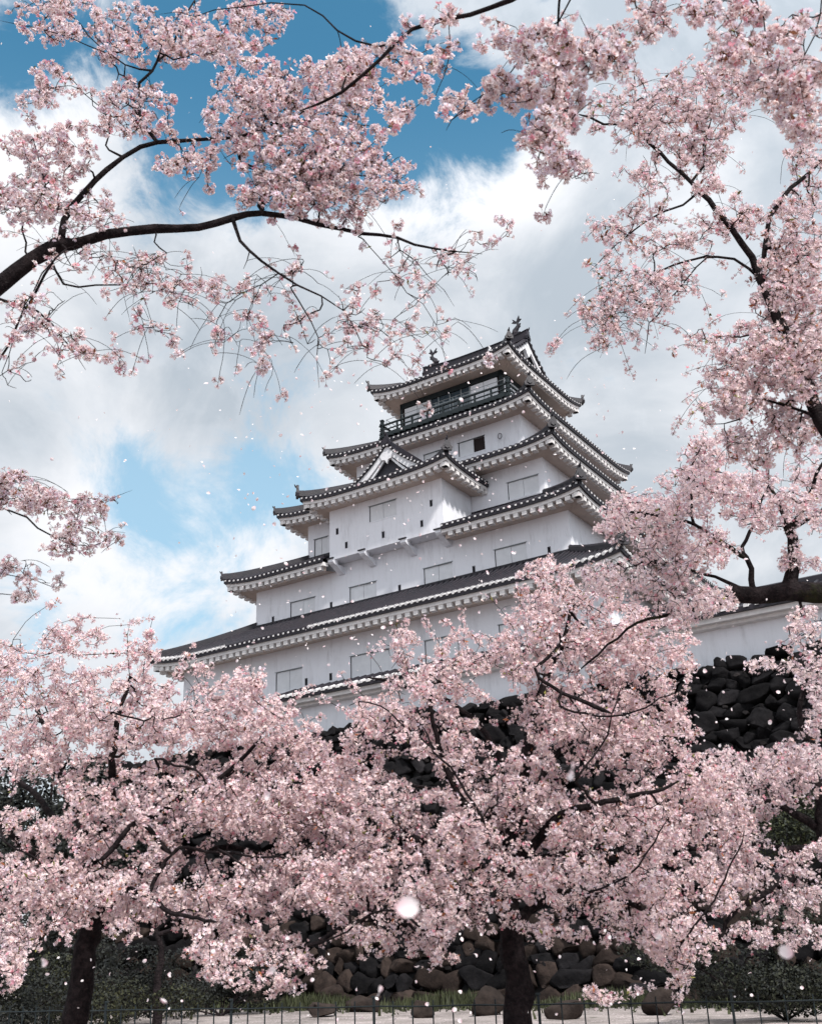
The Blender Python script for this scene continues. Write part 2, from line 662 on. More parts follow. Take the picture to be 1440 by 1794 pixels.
def oni(mb, p, out, sz):
    """ridge-end tile: a rounded shield with a curled horn"""
    out = Vector(out)
    sdv = Vector((-out.y, out.x, 0)).normalized()
    up = Vector((0, 0, 1))
    ol = [(-.52, -.15), (-.60, .18), (-.42, .42), (-.30, .72), (-.16, .92), (-.13, 1.28), (0, 1.42), (.13, 1.28), (.16, .92), (.30, .72), (.42, .42), (.60, .18), (.52, -.15)]
    mb.prism([(a * sz, b * sz) for a, b in ol], lambda a, b, t: p + sdv * a + up * b + out * t, -.16 * sz, .12 * sz, 0)
    ol2 = [(-.26, .15), (-.26, .42), (0, .58), (.26, .42), (.26, .15), (0, 0)]
    mb.prism([(a * sz, b * sz) for a, b in ol2], lambda a, b, t: p + sdv * a + up * b + out * t, .12 * sz, .22 * sz, 0)
    mb.tube([p + up * (1.05 * sz) + out * (.0 * sz), p + up * (1.2 * sz) + out * (.22 * sz), p + up * (1.45 * sz) + out * (.34 * sz)], [.13 * sz, .1 * sz, .05 * sz], 6, 0)


def wall_face(mb, fn, x0, x1, z0, z1, y, holes, m=0, depth=0.16):
    xs = sorted({x0, x1, *[h[0] for h in holes], *[h[1] for h in holes]})
    zs = sorted({z0, z1, *[h[2] for h in holes], *[h[3] for h in holes]})
    for i in range(len(xs) - 1):
        for j in range(len(zs) - 1):
            cx, cz = (xs[i] + xs[i + 1]) / 2, (zs[j] + zs[j + 1]) / 2
            if any(h[0] < cx < h[1] and h[2] < cz < h[3] for h in holes):
                continue
            mb.poly([fn((xs[i], y, zs[j])), fn((xs[i + 1], y, zs[j])), fn((xs[i + 1], y, zs[j + 1])), fn((xs[i], y, zs[j + 1]))], m)
    for h in holes:
        a, b, c, d = h[:4]
        for p, q in (((a, c), (b, c)), ((b, c), (b, d)), ((b, d), (a, d)), ((a, d), (a, c))):
            mb.poly([fn((p[0], y, p[1])), fn((p[0], y + depth, p[1])), fn((q[0], y + depth, q[1])), fn((q[0], y, q[1]))], m)


def put_windows(fn, y, holes, parent, depth=0.16):
    """holes: (x0,x1,z0,z1,kind)"""
    for h in holes:
        a, b, c, d, kind = h
        if kind == 'slot':
            mb = MB()
            mb.box(a - .03, b + .03, y + .10, y + .2, c - .03, d + .03, 0, fn)
            mb.box(a - .02, a + .015, y - .03, y + .1, c, d, 1, fn)
            mb.box(b - .015, b + .02, y - .03, y + .1, c, d, 1, fn)
            mb.build('arrow_slot', [M_OPEN, M_GAP], parent)
            continue
        mb = MB()
        mb.box(a - .02, b + .02, y + depth, y + depth + .06, c - .02, d + .02, 1 if kind == 'half' else 0, fn)
        if kind != 'bare':
            mb.box(a - .06, b + .06, y - .03, y + .09, d - .01, d + .025, 0, fn)
            mb.box(a - .0, a + .022, y + .03, y + .12, c, d, 2, fn)
            mb.box(a - .06, b + .06, y - .02, y + .05, c - .05, c + .02, 3, fn)
        w = mb.build('window', [M_RAILM, M_OPEN, M_GAP, M_PLASTER], parent)
        mid = (a + b) / 2
        pans = [(a + .03, mid - .008, .07), (mid + .006, b - .008, .10)]
        if kind == 'half':
            pans = [(a + .05, a + (b - a) * .56, .07)]
        for p0, p1, dy in pans:
            q = MB()
            q.box(p0, p1, y + dy, y + dy + .04, c + .008, d - .018, 0, fn)
            q.build('shutter', [M_PANEL], w)


def slots(lst, w=.065, h=.36):
    return [(x - w, x + w, z - h / 2, z + h / 2 + .06, 'slot') for x, z in lst]


FRONT = {
    2: [(-8.46, -6.44, 20.05, 21.30, 'panel'), (-3.73, -1.70, 20.05, 21.30, 'panel'), (1.75, 3.74, 20.05, 21.30, 'panel'), (6.57, 8.62, 20.12, 21.34, 'panel')]
    + slots([(-9.88, 20.42), (-5.15, 20.42), (0.01, 20.43), (5.17, 20.45), (10.0, 20.48)]),
    3: [(6.48, 8.58, 25.25, 26.42, 'panel'), (-8.43, -7.26, 25.06, 26.36, 'panel')],
    4: [(1.81, 3.83, 30.42, 31.47, 'half'), (-.92, 1.25, 30.42, 31.42, 'panel'), (-4.6, -2.6, 30.42, 31.42, 'panel')],
    1: [(-10.22, -8.2, 14.60, 15.84, 'panel'), (-6.9, -4.9, 14.60, 15.85, 'panel'), (-1.41, 1.30, 14.56, 15.86, 'panel'), (3.6, 5.7, 14.6, 15.85, 'panel'), (8.2, 10.3, 14.6, 15.85, 'panel')]
    + slots([(-5.18 - 7, 14.9), (-5.18 + .6, 14.9), (-2.8, 14.9), (2.4, 14.9)]),
    5: [],
}
SIDE = {k: [] for k in range(1, 6)}
SIDE[2] = [(-7.5, -5.5, 20.1, 21.3, 'panel'), (-1, 1, 20.1, 21.3, 'panel'), (5.5, 7.5, 20.1, 21.3, 'panel')]
SIDE[3] = [(-4.8, -2.8, 25.2, 26.4, 'panel'), (2.8, 4.8, 25.2, 26.4, 'panel')]
SIDE[4] = [(-3.6, -1.7, 30.4, 31.45, 'panel'), (1.7, 3.6, 30.4, 31.45, 'panel')]
SIDE[1] = [(-8.5, -6.5, 14.6, 15.85, 'panel'), (-1, 1, 14.6, 15.85, 'panel'), (6.5, 8.5, 14.6, 15.85, 'panel')]

for k in (1, 2, 3, 4):
    A, B, z = ROOF[k]
    a, b = A - OV, B - OV
    mb = MB()
    for s_ in range(4):
        fn = side_fn(s_)
        la, lb = (a, b) if s_ % 2 == 0 else (b, a)
        hl = FRONT[k] if s_ == 0 else (SIDE[k] if s_ in (1, 3) else [])
        wall_face(mb, fn, -la, la, WBOT[k] - .8, z + .15, -lb, hl)
    w = mb.build('storey_wall', [M_PLASTER], keep)
    for s_ in (0, 1, 3):
        lb = b if s_ % 2 == 0 else a
        put_windows(side_fn(s_), -lb, FRONT[k] if s_ == 0 else SIDE[k], keep)

for k in (1, 2, 3, 4):
    A, B, z = ROOF[k]
    A2 = ROOF[k + 1][0] - OV
    R = A - A2 + .02
    rise = {1: 2.56, 2: 1.95, 3: 1.95, 4: 1.9}[k]
    e = Eave(A, B, z, R, rise, gap=(-4.75, 4.0) if k == 2 else None)
    mt = MB()
    e.tiles(mt, longwhite=(k == 1))
    ro = mt.build('roof', [M_TILE, M_TILEW], keep)
    for kk in range(4):
        mh = MB()
        e.hips(mh, corners=(kk,), sz=.95 if kk == 0 else .62)
        mh.build('hip_ridge', [M_TILE], ro)
    mf = MB()
    e.fascia(mf)
    mf.build('fascia', [M_TEETH], ro)
    mtt = MB()
    e.teeth(mtt)
    mtt.build('rafter_ends', [M_TEETH], ro)
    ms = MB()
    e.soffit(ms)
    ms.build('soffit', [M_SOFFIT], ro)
    # plastered course where the slope meets the wall above
    mc = MB()
    zt = z - .14 + rise
    for s_ in range(4):
        la, lb = (A2, B - R) if s_ % 2 == 0 else (B - R, A2)
        mc.box(-la - .10, la + .10, -lb - .12, -lb + .05, zt - .1, zt + .12, 0, side_fn(s_))
    mc.build('flashing', [M_TILE], ro)

# ---- top roof (hip and gable)
A, B, z = ROOF[5]
RT, RISE = 5.67, 3.75
GX = 4.15
e = Eave(A, B, z, RT, RISE, up=.45, sag=.2)
e.h0 = e.h


def h_top(k, x, d):
    dr = min(d, RT) / RT
    L = e.ext(k, 0)
    loc = max(0.0, 1 - (max(e.ext(k, d), 1e-3) - abs(x)) / min(L, 4.0))
    return e.z + RISE * (0.62 * dr + 0.38 * dr * dr) + e.u * (min(loc, 1) ** 3) * max(0, 1 - d / 2.2)


e.h = h_top
GD = A - GX
mt = MB()
for k in range(4):
    dm = RT if k % 2 == 0 else GD
    B_ = B if k % 2 == 0 else A
    fn = side_fn(k)
    lim = lambda d: e.ext(k, d) if (k % 2 or d < GD) else GX + .35
    rows = []
    nd = 12
    for j in range(nd + 1):
        d = dm * j / nd
        rows.append([e.pt(k, lim(d) * t, d) for t in np.linspace(-1, 1, 25)])
    mt.sweep(rows, 0, cap=False, closed=False)
    xs = e.samples(k, 0)
    rings = []
    for x in xs:
        x2 = x * (1 - 0.16 / e.ext(k, 0))
        rings.append([e.pt(k, x, 0, 0.0), e.pt(k, x, 0, -0.20), e.pt(k, x2, 0.16, -0.26), e.pt(k, x2, 0.16, -0.02)])
    mt.sweep(rings, 0)
    L = e.ext(k, 0)
    n = int(2 * L / RIBSP)
    sp = 2 * L / n
    for i in range(n):
        x = -L + (i + .5) * sp
        if k % 2 == 0:
            m_ = RT if abs(x) < GX + .3 else L - abs(x)
        else:
            m_ = min(GD, L - abs(x))
        if m_ < .15:
            continue
        ns = 7 if m_ > 2 else 3
        rings = []
        for q in range(ns + 1):
            d = -.05 + (m_ + .05) * q / ns
            zz = e.h(k, x, max(d, 0))
            rings.append([fn((x + dx, -(B_ - d), zz + dz)) for dx, dz in ((-.095, -.03), (-.085, .05), (-.04, .105), (.04, .105), (.085, .05), (.095, -.03))])
        mt.sweep(rings, 0)
        zz = e.h(k, x, 0)
        mt.box(x - .06, x + .06, -(B_ + .075), -(B_ + .045), zz - .10, zz + .0, 1, fn)
top = mt.build('roof', [M_TILE, M_TILEW], keep)
e.dmax = GD
for kk in range(4):
    mh = MB()
    e.hips(mh, corners=(kk,), sz=.8)
    mh.build('hip_ridge', [M_TILE], top)
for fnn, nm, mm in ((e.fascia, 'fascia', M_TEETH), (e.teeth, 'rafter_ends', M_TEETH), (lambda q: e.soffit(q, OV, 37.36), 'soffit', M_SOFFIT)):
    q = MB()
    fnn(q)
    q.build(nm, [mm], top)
# main ridge
zr = e.z + RISE
mr = MB()
rings = []
for i in range(13):
    x = -4.55 + 9.1 * i / 12
    up = .28 * abs(x / 4.55) ** 3
    rings.append([(x, -.24, zr - .15 + up), (x, -.24, zr + .42 + up), (x, -.3, zr + .46 + up), (x, -.12, zr + .62 + up), (x, .12, zr + .62 + up), (x, .3, zr + .46 + up), (x, .24, zr + .42 + up), (x, .24, zr - .15 + up)])
mr.sweep(rings, 0)
for sg in (-1, 1):
    oni(mr, Vector((sg * 4.5, 0, zr + .1)), (sg, 0, 0), .62)
mr.build('main_ridge', [M_TILE], top)
# gables: white triangle, barge boards, verge tiles, falling ridges
for sg in (-1, 1):
    g = MB()
    prof = []
    for i in range(11):
        d = GD + (RT - GD) * i / 10
        prof.append((-(RT - d), e.z + RISE * (0.62 * d / RT + 0.38 * (d / RT) ** 2)))
    full = prof + [(-y, zz) for y, zz in reversed(prof[:-1])]
    gx = sg * (GX - .25)
    g.poly([(gx, y, zz - .12) for y, zz in full], 0)
    for t in (-1, 1):
        rr, r2 = [], []
        for y, zz in prof:
            rr.append([(sg * (GX + .28), t * y, zz - .06), (sg * (GX + .28), t * y, zz - .48), (sg * (GX + .12), t * y, zz - .48), (sg * (GX + .12), t * y, zz - .06)])
            r2.append([(sg * (GX + .40), t * y, zz - .05), (sg * (GX + .40), t * y, zz + .16), (sg * (GX + .10), t * y, zz + .30), (sg * (GX - .10), t * y, zz + .16), (sg * (GX - .10), t * y, zz - .05)])
        g.sweep(rr, 0)
        g.sweep(r2, 1)
        for i in range(12):      # verge tile ends
            u = i / 11 * (len(prof) - 1)
            i0 = min(int(u), len(prof) - 2)
            fr = u - i0
            y = prof[i0][0] * (1 - fr) + prof[i0 + 1][0] * fr
            zz = prof[i0][1] * (1 - fr) + prof[i0 + 1][1] * fr
            g.tube([(sg * (GX + .36), t * y, zz + .02), (sg * (GX + .47), t * y, zz + .02)], .1, 6, 1)
        # descending ridge set in from the verge
        r3 = []
        for y, zz in prof:
            up = .18 * max(0, 1 - (y + RT - GD) / 1.2) ** 2
            r3.append([(sg * (GX - .55), t * y, zz - .02), (sg * (GX - .55), t * y, zz + .3 + up), (sg * (GX - .7), t * y, zz + .38 + up), (sg * (GX - .85), t * y, zz + .3 + up), (sg * (GX - .85), t * y, zz - .02)])
        g.sweep(r3, 1)
        oni(g, Vector((sg * (GX - .7), t * (prof[0][0] - .05), prof[0][1] + .08)), (0, -1 if t > 0 else 1, 0), .5)
    g.prism([(-.28, 0), (-.4, -.3), (-.2, -.62), (0, -.85), (.2, -.62), (.4, -.3), (.28, 0)], lambda a, b, t: (sg * t, a, zr - .62 + b), GX + .05, GX + .3, 0)
    g.build('gable', [M_GABLE, M_TILE], top)
# fish ornaments
for sg in (-1, 1):
    f = MB()
    x0, z0 = sg * 3.75, zr + .78
    path = [(.22, 0, .02), (.30, 0, .16), (.24, 0, .36), (.06, 0, .54), (-.06, 0, .74), (-.02, 0, .95), (.10, 0, 1.12)]
    f.tube([(x0 - sg * p[0] * .9, p[1], z0 + p[2]) for p in path], [.17, .24, .22, .17, .12, .085, .05], 8, 0)
    fn_ = lambda a, b, t: (x0 + sg * a, t, z0 + b)
    for ol in ([(-.02, .96), (-.16, 1.22), (-.40, 1.42), (-.30, 1.18), (-.46, 1.10), (-.22, .98)],
               [(-.10, 1.0), (.02, 1.30), (.18, 1.56), (.20, 1.24), (.36, 1.20), (.10, .98)],
               [(.06, .46), (.26, .62), (.20, .70), (.28, .86), (.10, .84), (.04, .66)],
               [(-.36, .22), (-.58, .24), (-.48, .10), (-.56, 0), (-.34, .04)]):
        f.prism(ol, fn_, -.045, .045, 0)
    f.box(x0 - .3, x0 + .3, -.26, .26, z0 - .22, z0 + .03, 0)
    f.build('fish_ornament', [M_TILE], top, smooth=False)

# ---- top storey and balcony
a5, b5 = A - OV, B - OV
mb = MB()
for s_ in range(4):
    fn = side_fn(s_)
    la, lb = (a5, b5) if s_ % 2 == 0 else (b5, a5)
    mb.box(-la, la, -lb, -lb + .25, 36.95, 37.40, 1, fn)               # dark head beam
    mb.box(-la + .01, la - .01, -lb + .12, -lb + .25, 34.5, 36.95, 2, fn)
    for x in (-la, la - .22):
        mb.box(x, x + .22, -lb - .003, -lb + .22, 34.5, 36.95, 1, fn)
    mb.box(-la, la, -lb + .02, -lb + .2, 34.5, 34.95, 1, fn)
top_wall = mb.build('storey_wall', [M_PLASTER, M_DARKWOOD, M_OPEN], keep)
for s_ in range(4):
    fn = side_fn(s_)
    la, lb = (a5, b5) if s_ % 2 == 0 else (b5, a5)
    for (x0, x1) in ((-3.82, -1.62), (1.75, 3.85)):
        q = MB()
        q.box(x0, x1, -lb - .02, -lb + .10, 34.96, 36.86, 0, fn)
        q.box((x0 + x1) / 2 - .012, (x0 + x1) / 2 + .012, -lb - .035, -lb, 34.98, 36.84, 1, fn)
        q.build('wall_panel', [M_PANEL, M_GAP], keep)
    q = MB()
    q.box(-1.6, 1.72, -lb + .05, -lb + .09, 34.96, 36.90, 0, fn)
    w = q.build('window', [M_GLASS], keep)
    q = MB()
    for x in (-1.58, -.92, .02, .95, 1.66):
        q.box(x - .045, x + .045, -lb - .01, -lb + .06, 34.96, 36.90, 0, fn)
    q.box(-1.6, 1.72, -lb - .006, -lb + .05, 36.25, 36.33, 0, fn)
    q.build('window_frame', [M_RAILM], w)
HB = 5.15
mb = MB()
mb.box(-HB - .15, HB + .15, -HB - .15, HB + .15, 34.52, 34.74, 0)
for i in range(22):
    x = -HB + i * 2 * HB / 21
    for s_ in range(4):
        mb.box(x - .07, x + .07, -HB - .3, -HB + .3, 34.40, 34.519, 0, side_fn(s_))
bal = mb.build('balcony', [M_DARKWOOD], keep)
mb = MB()
for s_ in range(4):
    fn = side_fn(s_)
    for z0, z1, wd in ((34.78, 34.88, .06), (35.10, 35.17, .045), (35.46, 35.56, .07)):
        mb.box(-HB - .25, HB + .25, -HB - wd, -HB + wd, z0 + (.004 if s_ % 2 else 0), z1 + (.004 if s_ % 2 else 0), 0, fn)
    for i in range(9):
        x = -HB + i * 2 * HB / 8
        if i < 8:
            mb.box(x - .06, x + .06, -HB - .055, -HB + .055, 34.741, 35.455, 0, fn)
    mb.box(-HB - .1, -HB + .1, -HB - .1, -HB + .1, 34.741, 35.86, 0, fn)
    mb.box(-HB - .13, -HB + .13, -HB - .13, -HB + .13, 35.861, 35.95, 0, fn)
mb.build('railing', [M_DARKWOOD], bal)
mb = MB()
for s_ in range(4):
    fn = side_fn(s_)
    q = HB - .22
    mb.tube([fn((-q, -q, 36.02)), fn((q, -q, 36.02))], .022, 5)
    mb.tube([fn((-q, -q, 35.72)), fn((q, -q, 35.72))], .014, 5)
    for i in range(8):
        x = -q + i * 2 * q / 7
        mb.tube([fn((x, -q, 34.74)), fn((x, -q, 36.02))], .02, 5)
mb.build('safety_rail', [M_RAILM], bal)

# ---- projecting bay with its own roof and dormer gable
BX0, BX1, BY, BZ0 = -4.45, 3.92, -12.30, 22.95
mb = MB()
bay_holes = [(-1.37, .64, 24.70, 25.76, 'panel')] + slots([(-3.84, 24.72), (-3.14, 23.64), (-.36, 23.64), (2.43, 23.66), (3.14, 24.78)])
idf = lambda p: p
wall_face(mb, idf, BX0, BX1, BZ0, 26.3, BY, bay_holes)
for x, sg in ((BX0, 1), (BX1, -1)):
    mb.poly([(x, BY, BZ0), (x, -8.9, BZ0), (x, -8.9, 26.3), (x, BY, 26.3)], 0)
mb.poly([(BX0, BY, BZ0), (BX1, BY, BZ0), (BX1, -11.3, BZ0), (BX0, -11.3, BZ0)], 0)
bay = mb.build('bay', [M_PLASTER], keep)
put_windows(idf, BY, bay_holes, bay)
for x in (-4.25, -1.85, 1.15, 3.62):
    q = MB()
    ol = [(0.1, 0), (0.1, .24), (-.38, .24), (-.38, .06), (-.26, -.04), (0, -.12), (.30, -.26), (.62, -.44), (.9, -.48), (.9, 0)]
    q.prism(ol, lambda a, b, t: (x + t, BY - .15 + a + .35, BZ0 - .002 + b - .24), -.2, .2, 0)
    q.box(x - .27, x + .27, BY - .27, BY - .16, BZ0 - .0, BZ0 + .07, 1)
    q.build('corbel', [M_PLASTER, M_TILE], bay)
cxb = -.2
eb = Eave(5.45, 4.85, 26.84, 3.7, 1.75, up=.32, cx=cxb, cy=-13.78 + 4.85, sides=(0, 1, 3), back=0.0, sag=.15)
mt = MB()
eb.tiles(mt)
br = mt.build('bay_roof', [M_TILE, M_TILEW], keep)
for kk in (0, 3):
    q = MB()
    eb.hips(q, corners=(kk,), sz=.9)
    q.build('hip_ridge', [M_TILE], br)
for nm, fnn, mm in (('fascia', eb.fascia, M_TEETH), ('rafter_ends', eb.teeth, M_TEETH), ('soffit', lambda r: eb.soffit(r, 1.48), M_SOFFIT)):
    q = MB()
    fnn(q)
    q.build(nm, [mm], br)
# dormer
DCX, DHW, DY, DPZ, DFZ = .42, 2.95, -12.75, 29.30, 27.05
g = MB()
prof = []
for i in range(13):
    t = i / 12                    # 0 peak .. 1 foot
    zz = DPZ - (DPZ - DFZ) * (1.45 * t - .45 * t * t)
    prof.append((t * DHW, zz))
for sg in (-1, 1):
    rows = [[(DCX + sg * x, y, zz) for x, zz in prof] for y in np.linspace(DY, -6.4, 9)]
    g.sweep(rows, 0, cap=False, closed=False)
    for j in range(int((-6.6 - DY) / .36)):     # tile rows
        y = DY + .2 + j * .36
        g.sweep([[(DCX + sg * x, y + dy, zz + dz) for dy, dz in ((-.09, -.02), (-.06, .08), (.06, .08), (.09, -.02))] for x, zz in prof], 0)
    # verge with round ends
    g.sweep([[(DCX + sg * x, DY - .14, zz - .04), (DCX + sg * x, DY - .14, zz + .14), (DCX + sg * x, DY + .12, zz + .16), (DCX + sg * x, DY + .12, zz - .04)] for x, zz in prof], 0)
    for i in range(12):
        u = (i + .5) / 12
        x, zz = u * DHW, DPZ - (DPZ - DFZ) * (1.45 * u - .45 * u * u)
        g.tube([(DCX + sg * x, DY - .22, zz + .03), (DCX + sg * x, DY - .12, zz + .03)], .11, 6, 0)
        g.box(DCX + sg * x - .06, DCX + sg * x + .06, DY - .245, DY - .221, zz - .03, zz + .07, 1)
dm = g.build('dormer_roof', [M_TILE, M_TILEW], keep)
g = MB()
rings = [[(DCX - .2, y, DPZ - .1), (DCX - .2, y, DPZ + .22), (DCX - .1, y, DPZ + .34), (DCX + .1, y, DPZ + .34), (DCX + .2, y, DPZ + .22), (DCX + .2, y, DPZ - .1)] for y in (DY - .1, -10, -6.4)]
g.sweep(rings, 0)
oni(g, Vector((DCX, DY - .12, DPZ - .05)), (0, -1, 0), .62)
g.build('dormer_ridge', [M_TILE], dm)
g = MB()
for sg in (-1, 1):
    g.sweep([[(DCX + sg * x, DY - .08, zz - .05), (DCX + sg * x, DY - .08, zz - .50 - .15 * (x / DHW)), (DCX + sg * x, DY + .06, zz - .50 - .15 * (x / DHW)), (DCX + sg * x, DY + .06, zz - .05)] for x, zz in prof], 0)
    g.sweep([[(DCX + sg * x * .93, DY - .02, zz - .56 - .1 * (x / DHW)), (DCX + sg * x * .93, DY - .02, zz - .74 - .15 * (x / DHW)), (DCX + sg * x * .93, DY + .08, zz - .74 - .15 * (x / DHW)), (DCX + sg * x * .93, DY + .08, zz - .56 - .1 * (x / DHW))] for x, zz in prof[:-1]], 0)
ol = [(DCX - x, zz - .3) for x, zz in reversed(prof)] + [(DCX + x, zz - .3) for x, zz in prof[1:]]
g.poly([(x, DY + .28, zz) for x, zz in ol] + [(DCX + DHW, DY + .28, 26.8), (DCX - DHW, DY + .28, 26.8)], 1)
g.prism([(-.3, 0), (-.5, -.22), (-.34, -.5), (-.12, -.55), (0, -.8), (.12, -.55), (.34, -.5), (.5, -.22), (.3, 0)], lambda a, b, t: (DCX + a, DY + t, DPZ - .5 + b), -.14, .0, 0)
g.build('dormer_gable', [M_GABLE, M_GAP], dm)
# wall hook and small drain hooks
g = MB()
g.tube([(2.0 + .9 * 0 + .14 * math.cos(a) + 3.05, -6.62, 30.95 + .2 * math.sin(a)) for a in np.linspace(0, 2 * math.pi, 13)], .025, 5)
g.build('iron_ring', [M_GAP], keep)

# ------------------------------------------------------------------ low white corridor along the top of the stone base
corr = empty('corridor_building', (5.2802 * S, 70 * S, EYE), -TH, S)
tag(corr, 'long low white plastered corridor with tiled roof on the dark stone base', 'building')
CY0, CX0, CX1 = -16.0, -4.6, 60.0
mb = MB()
mb.poly([(CX0, CY0, 10.9), (CX1, CY0, 10.9), (CX1, CY0, 13.2), (CX0, CY0, 13.2)], 0)
mb.poly([(CX0, CY0, 10.9), (CX0, -14.4, 10.9), (CX0, -14.4, 13.2), (CX0, CY0, 13.2)], 0)
mb.poly([(15, -11.8, 10.9), (CX1, -11.8, 10.9), (CX1, -11.8, 13.2), (15, -11.8, 13.2)], 0)
mb.poly([(CX1, CY0, 10.9), (CX1, -11.8, 10.9), (CX1, -11.8, 13.2), (CX1, -13.9, 14.8), (CX1, CY0, 13.2)], 0)
mb.build('wall', [M_PLASTER], corr)
mb = MB()
mb.sweep([[(CX0 - .9, -17.0, 13.48), (CX0 - .9, -14.46, 14.5)], [(15.2, -17.0, 13.48), (15.2, -14.46, 14.5)]], 0, cap=False, closed=False)
mb.sweep([[(x, -17.0, 13.30), (x, -17.0, 13.5), (x, -16.9, 13.53), (x, -16.8, 13.3)] for x in (CX0 - .9, CX1)], 0)
mb.sweep([[(x, -17.0, 13.48), (x, -13.9, 14.9), (x, -10.8, 13.48)] for x in (15.2, CX1 + .5)], 0, cap=False, closed=False)
mb.sweep([[(x, -14.1, 14.8), (x, -14.1, 15.1), (x, -13.9, 15.2), (x, -13.7, 15.1), (x, -13.7, 14.8)] for x in (15.2, CX1 + .5)], 0)
n = int((CX1 - CX0) / .5)
for i in range(n):
    x = CX0 - .7 + i * .5
    yb, zb = (-14.46, 14.5) if x < 15.2 else (-13.9, 14.9)
    mb.sweep([[(x - .1, y, zz - .02), (x - .08, y, zz + .08), (x, y, zz + .12), (x + .08, y, zz + .08), (x + .1, y, zz - .02)] for y, zz in ((-17.04, 13.46), (yb, zb))], 0)
    t = .42
    mb.sweep([[(x - .12, y, zz - .02), (x - .1, y, zz + .1), (x, y, zz + .145), (x + .1, y, zz + .1), (x + .12, y, zz - .02)] for y, zz in ((-17.07, 13.44), (-17.07 + t, 13.44 + t * (zb - 13.44) / (yb + 17.07)))], 1)
crf = mb.build('roof', [M_TILE, M_TILEW], corr)
mb = MB()
mb.box(CX0 - .7, CX1, -16.8, -16.45, 13.08, 13.31, 0)
mb.box(CX0 - .5, CX1, -16.45, -15.95, 12.95, 13.30, 0)
mb.build('fascia', [M_TEETH], crf)

# ------------------------------------------------------------------ stone base: rough fitted boulders on a battered face
def icos(sub):
    t = (1 + 5 ** .5) / 2
    v = [(-1, t, 0), (1, t, 0), (-1, -t, 0), (1, -t, 0), (0, -1, t), (0, 1, t), (0, -1, -t), (0, 1, -t), (t, 0, -1), (t, 0, 1), (-t, 0, -1), (-t, 0, 1)]
    f = [(0, 11, 5), (0, 5, 1), (0, 1, 7), (0, 7, 10), (0, 10, 11), (1, 5, 9), (5, 11, 4), (11, 10, 2), (10, 7, 6), (7, 1, 8), (3, 9, 4), (3, 4, 2), (3, 2, 6), (3, 6, 8), (3, 8, 9), (4, 9, 5), (2, 4, 11), (6, 2, 10), (8, 6, 7), (9, 8, 1)]
    v = [np.array(p) / np.linalg.norm(p) for p in v]
    for _ in range(sub):
        nf, c = [], {}
        def mid(a, b):
            k = (min(a, b), max(a, b))
            if k not in c:
                m = v[a] + v[b]
                v.append(m / np.linalg.norm(m))
                c[k] = len(v) - 1
            return c[k]
        for a, b, d in f:
            x, y, z = mid(a, b), mid(b, d), mid(d, a)
            nf += [(a, x, z), (b, y, x), (d, z, y), (x, y, z)]
        f = nf
    return np.array(v), np.array(f)


ICO_V, ICO_F = icos(2)


def rocks(centers, sizes, normals, tints, rng):
    """angular fitted stones; returns arrays"""
    Vs, Fs, Ts = [], [], []
    off = 0
    for c, sz, nrm, tn in zip(centers, sizes, normals, tints):
        v = ICO_V.copy()
        for _ in range(11):                     # chisel flat facets
            a = rng.normal(size=3)
            a /= np.linalg.norm(a)
            h = rng.uniform(.42, .74)
            dp = v @ a
            over = dp > h
            v[over] -= np.outer(dp[over] - h, a)
        v[:, 1] = np.minimum(v[:, 1], rng.uniform(.38, .6))
        v += .03 * np.sin(v[:, [1, 2, 0]] * rng.uniform(4, 8) + rng.uniform(0, 6, 3)) + rng.normal(scale=.012, size=v.shape)
        ux = np.array([1.0, 0, 0])
        nrm = np.array(nrm) / np.linalg.norm(nrm)
        ux = np.cross([0, 0, 1.0], nrm)
        ux /= np.linalg.norm(ux)
        uz = np.cross(nrm, ux)
        an = rng.uniform(-.3, .3)
        ux, uz = ux * math.cos(an) + uz * math.sin(an), uz * math.cos(an) - ux * math.sin(an)
        w = v[:, :1] * sz[0] * ux + v[:, 1:2] * sz[1] * nrm + v[:, 2:3] * sz[2] * uz + c
        Vs.append(w)
        Fs.append(ICO_F + off)
        off += len(w)
        Ts.append(np.tile(tn, (len(w), 1)))
    return np.concatenate(Vs), np.concatenate(Fs), np.concatenate(Ts)


base = empty('stone_base', (5.2802 * S, 70 * S, EYE), -TH, S)
tag(base, 'dark battered stone base of fitted boulders under the white castle', 'stone wall')
BT, BB, ZT, ZB = 16.9, 20.3, 11.35, -1.9
mb = MB()
XL, XR = -16.4, 61.0
mb.poly([(XL - 3.4, -BB + .5, ZB), (XR, -BB + .5, ZB), (XR, -BT + .5, ZT - .15), (XL, -BT + .5, ZT - .15)], 0)
mb.poly([(XL - 3.4, -BB + .5, ZB), (XL, -BT + .5, ZT - .15), (XL, 20, ZT - .15), (XL - 3.4, 20, ZB)], 0)
mb.poly([(XL, -BT + .5, ZT - .15), (XR, -BT + .5, ZT - .15), (XR, 20, ZT - .15), (XL, 20, ZT - .15)], 0)
mb.build('earth_core', [mat('dark_earth', (.025, .024, .024), .95)], base)
rr = np.random.default_rng(5)
C_, Z_, N_, T_ = [], [], [], []


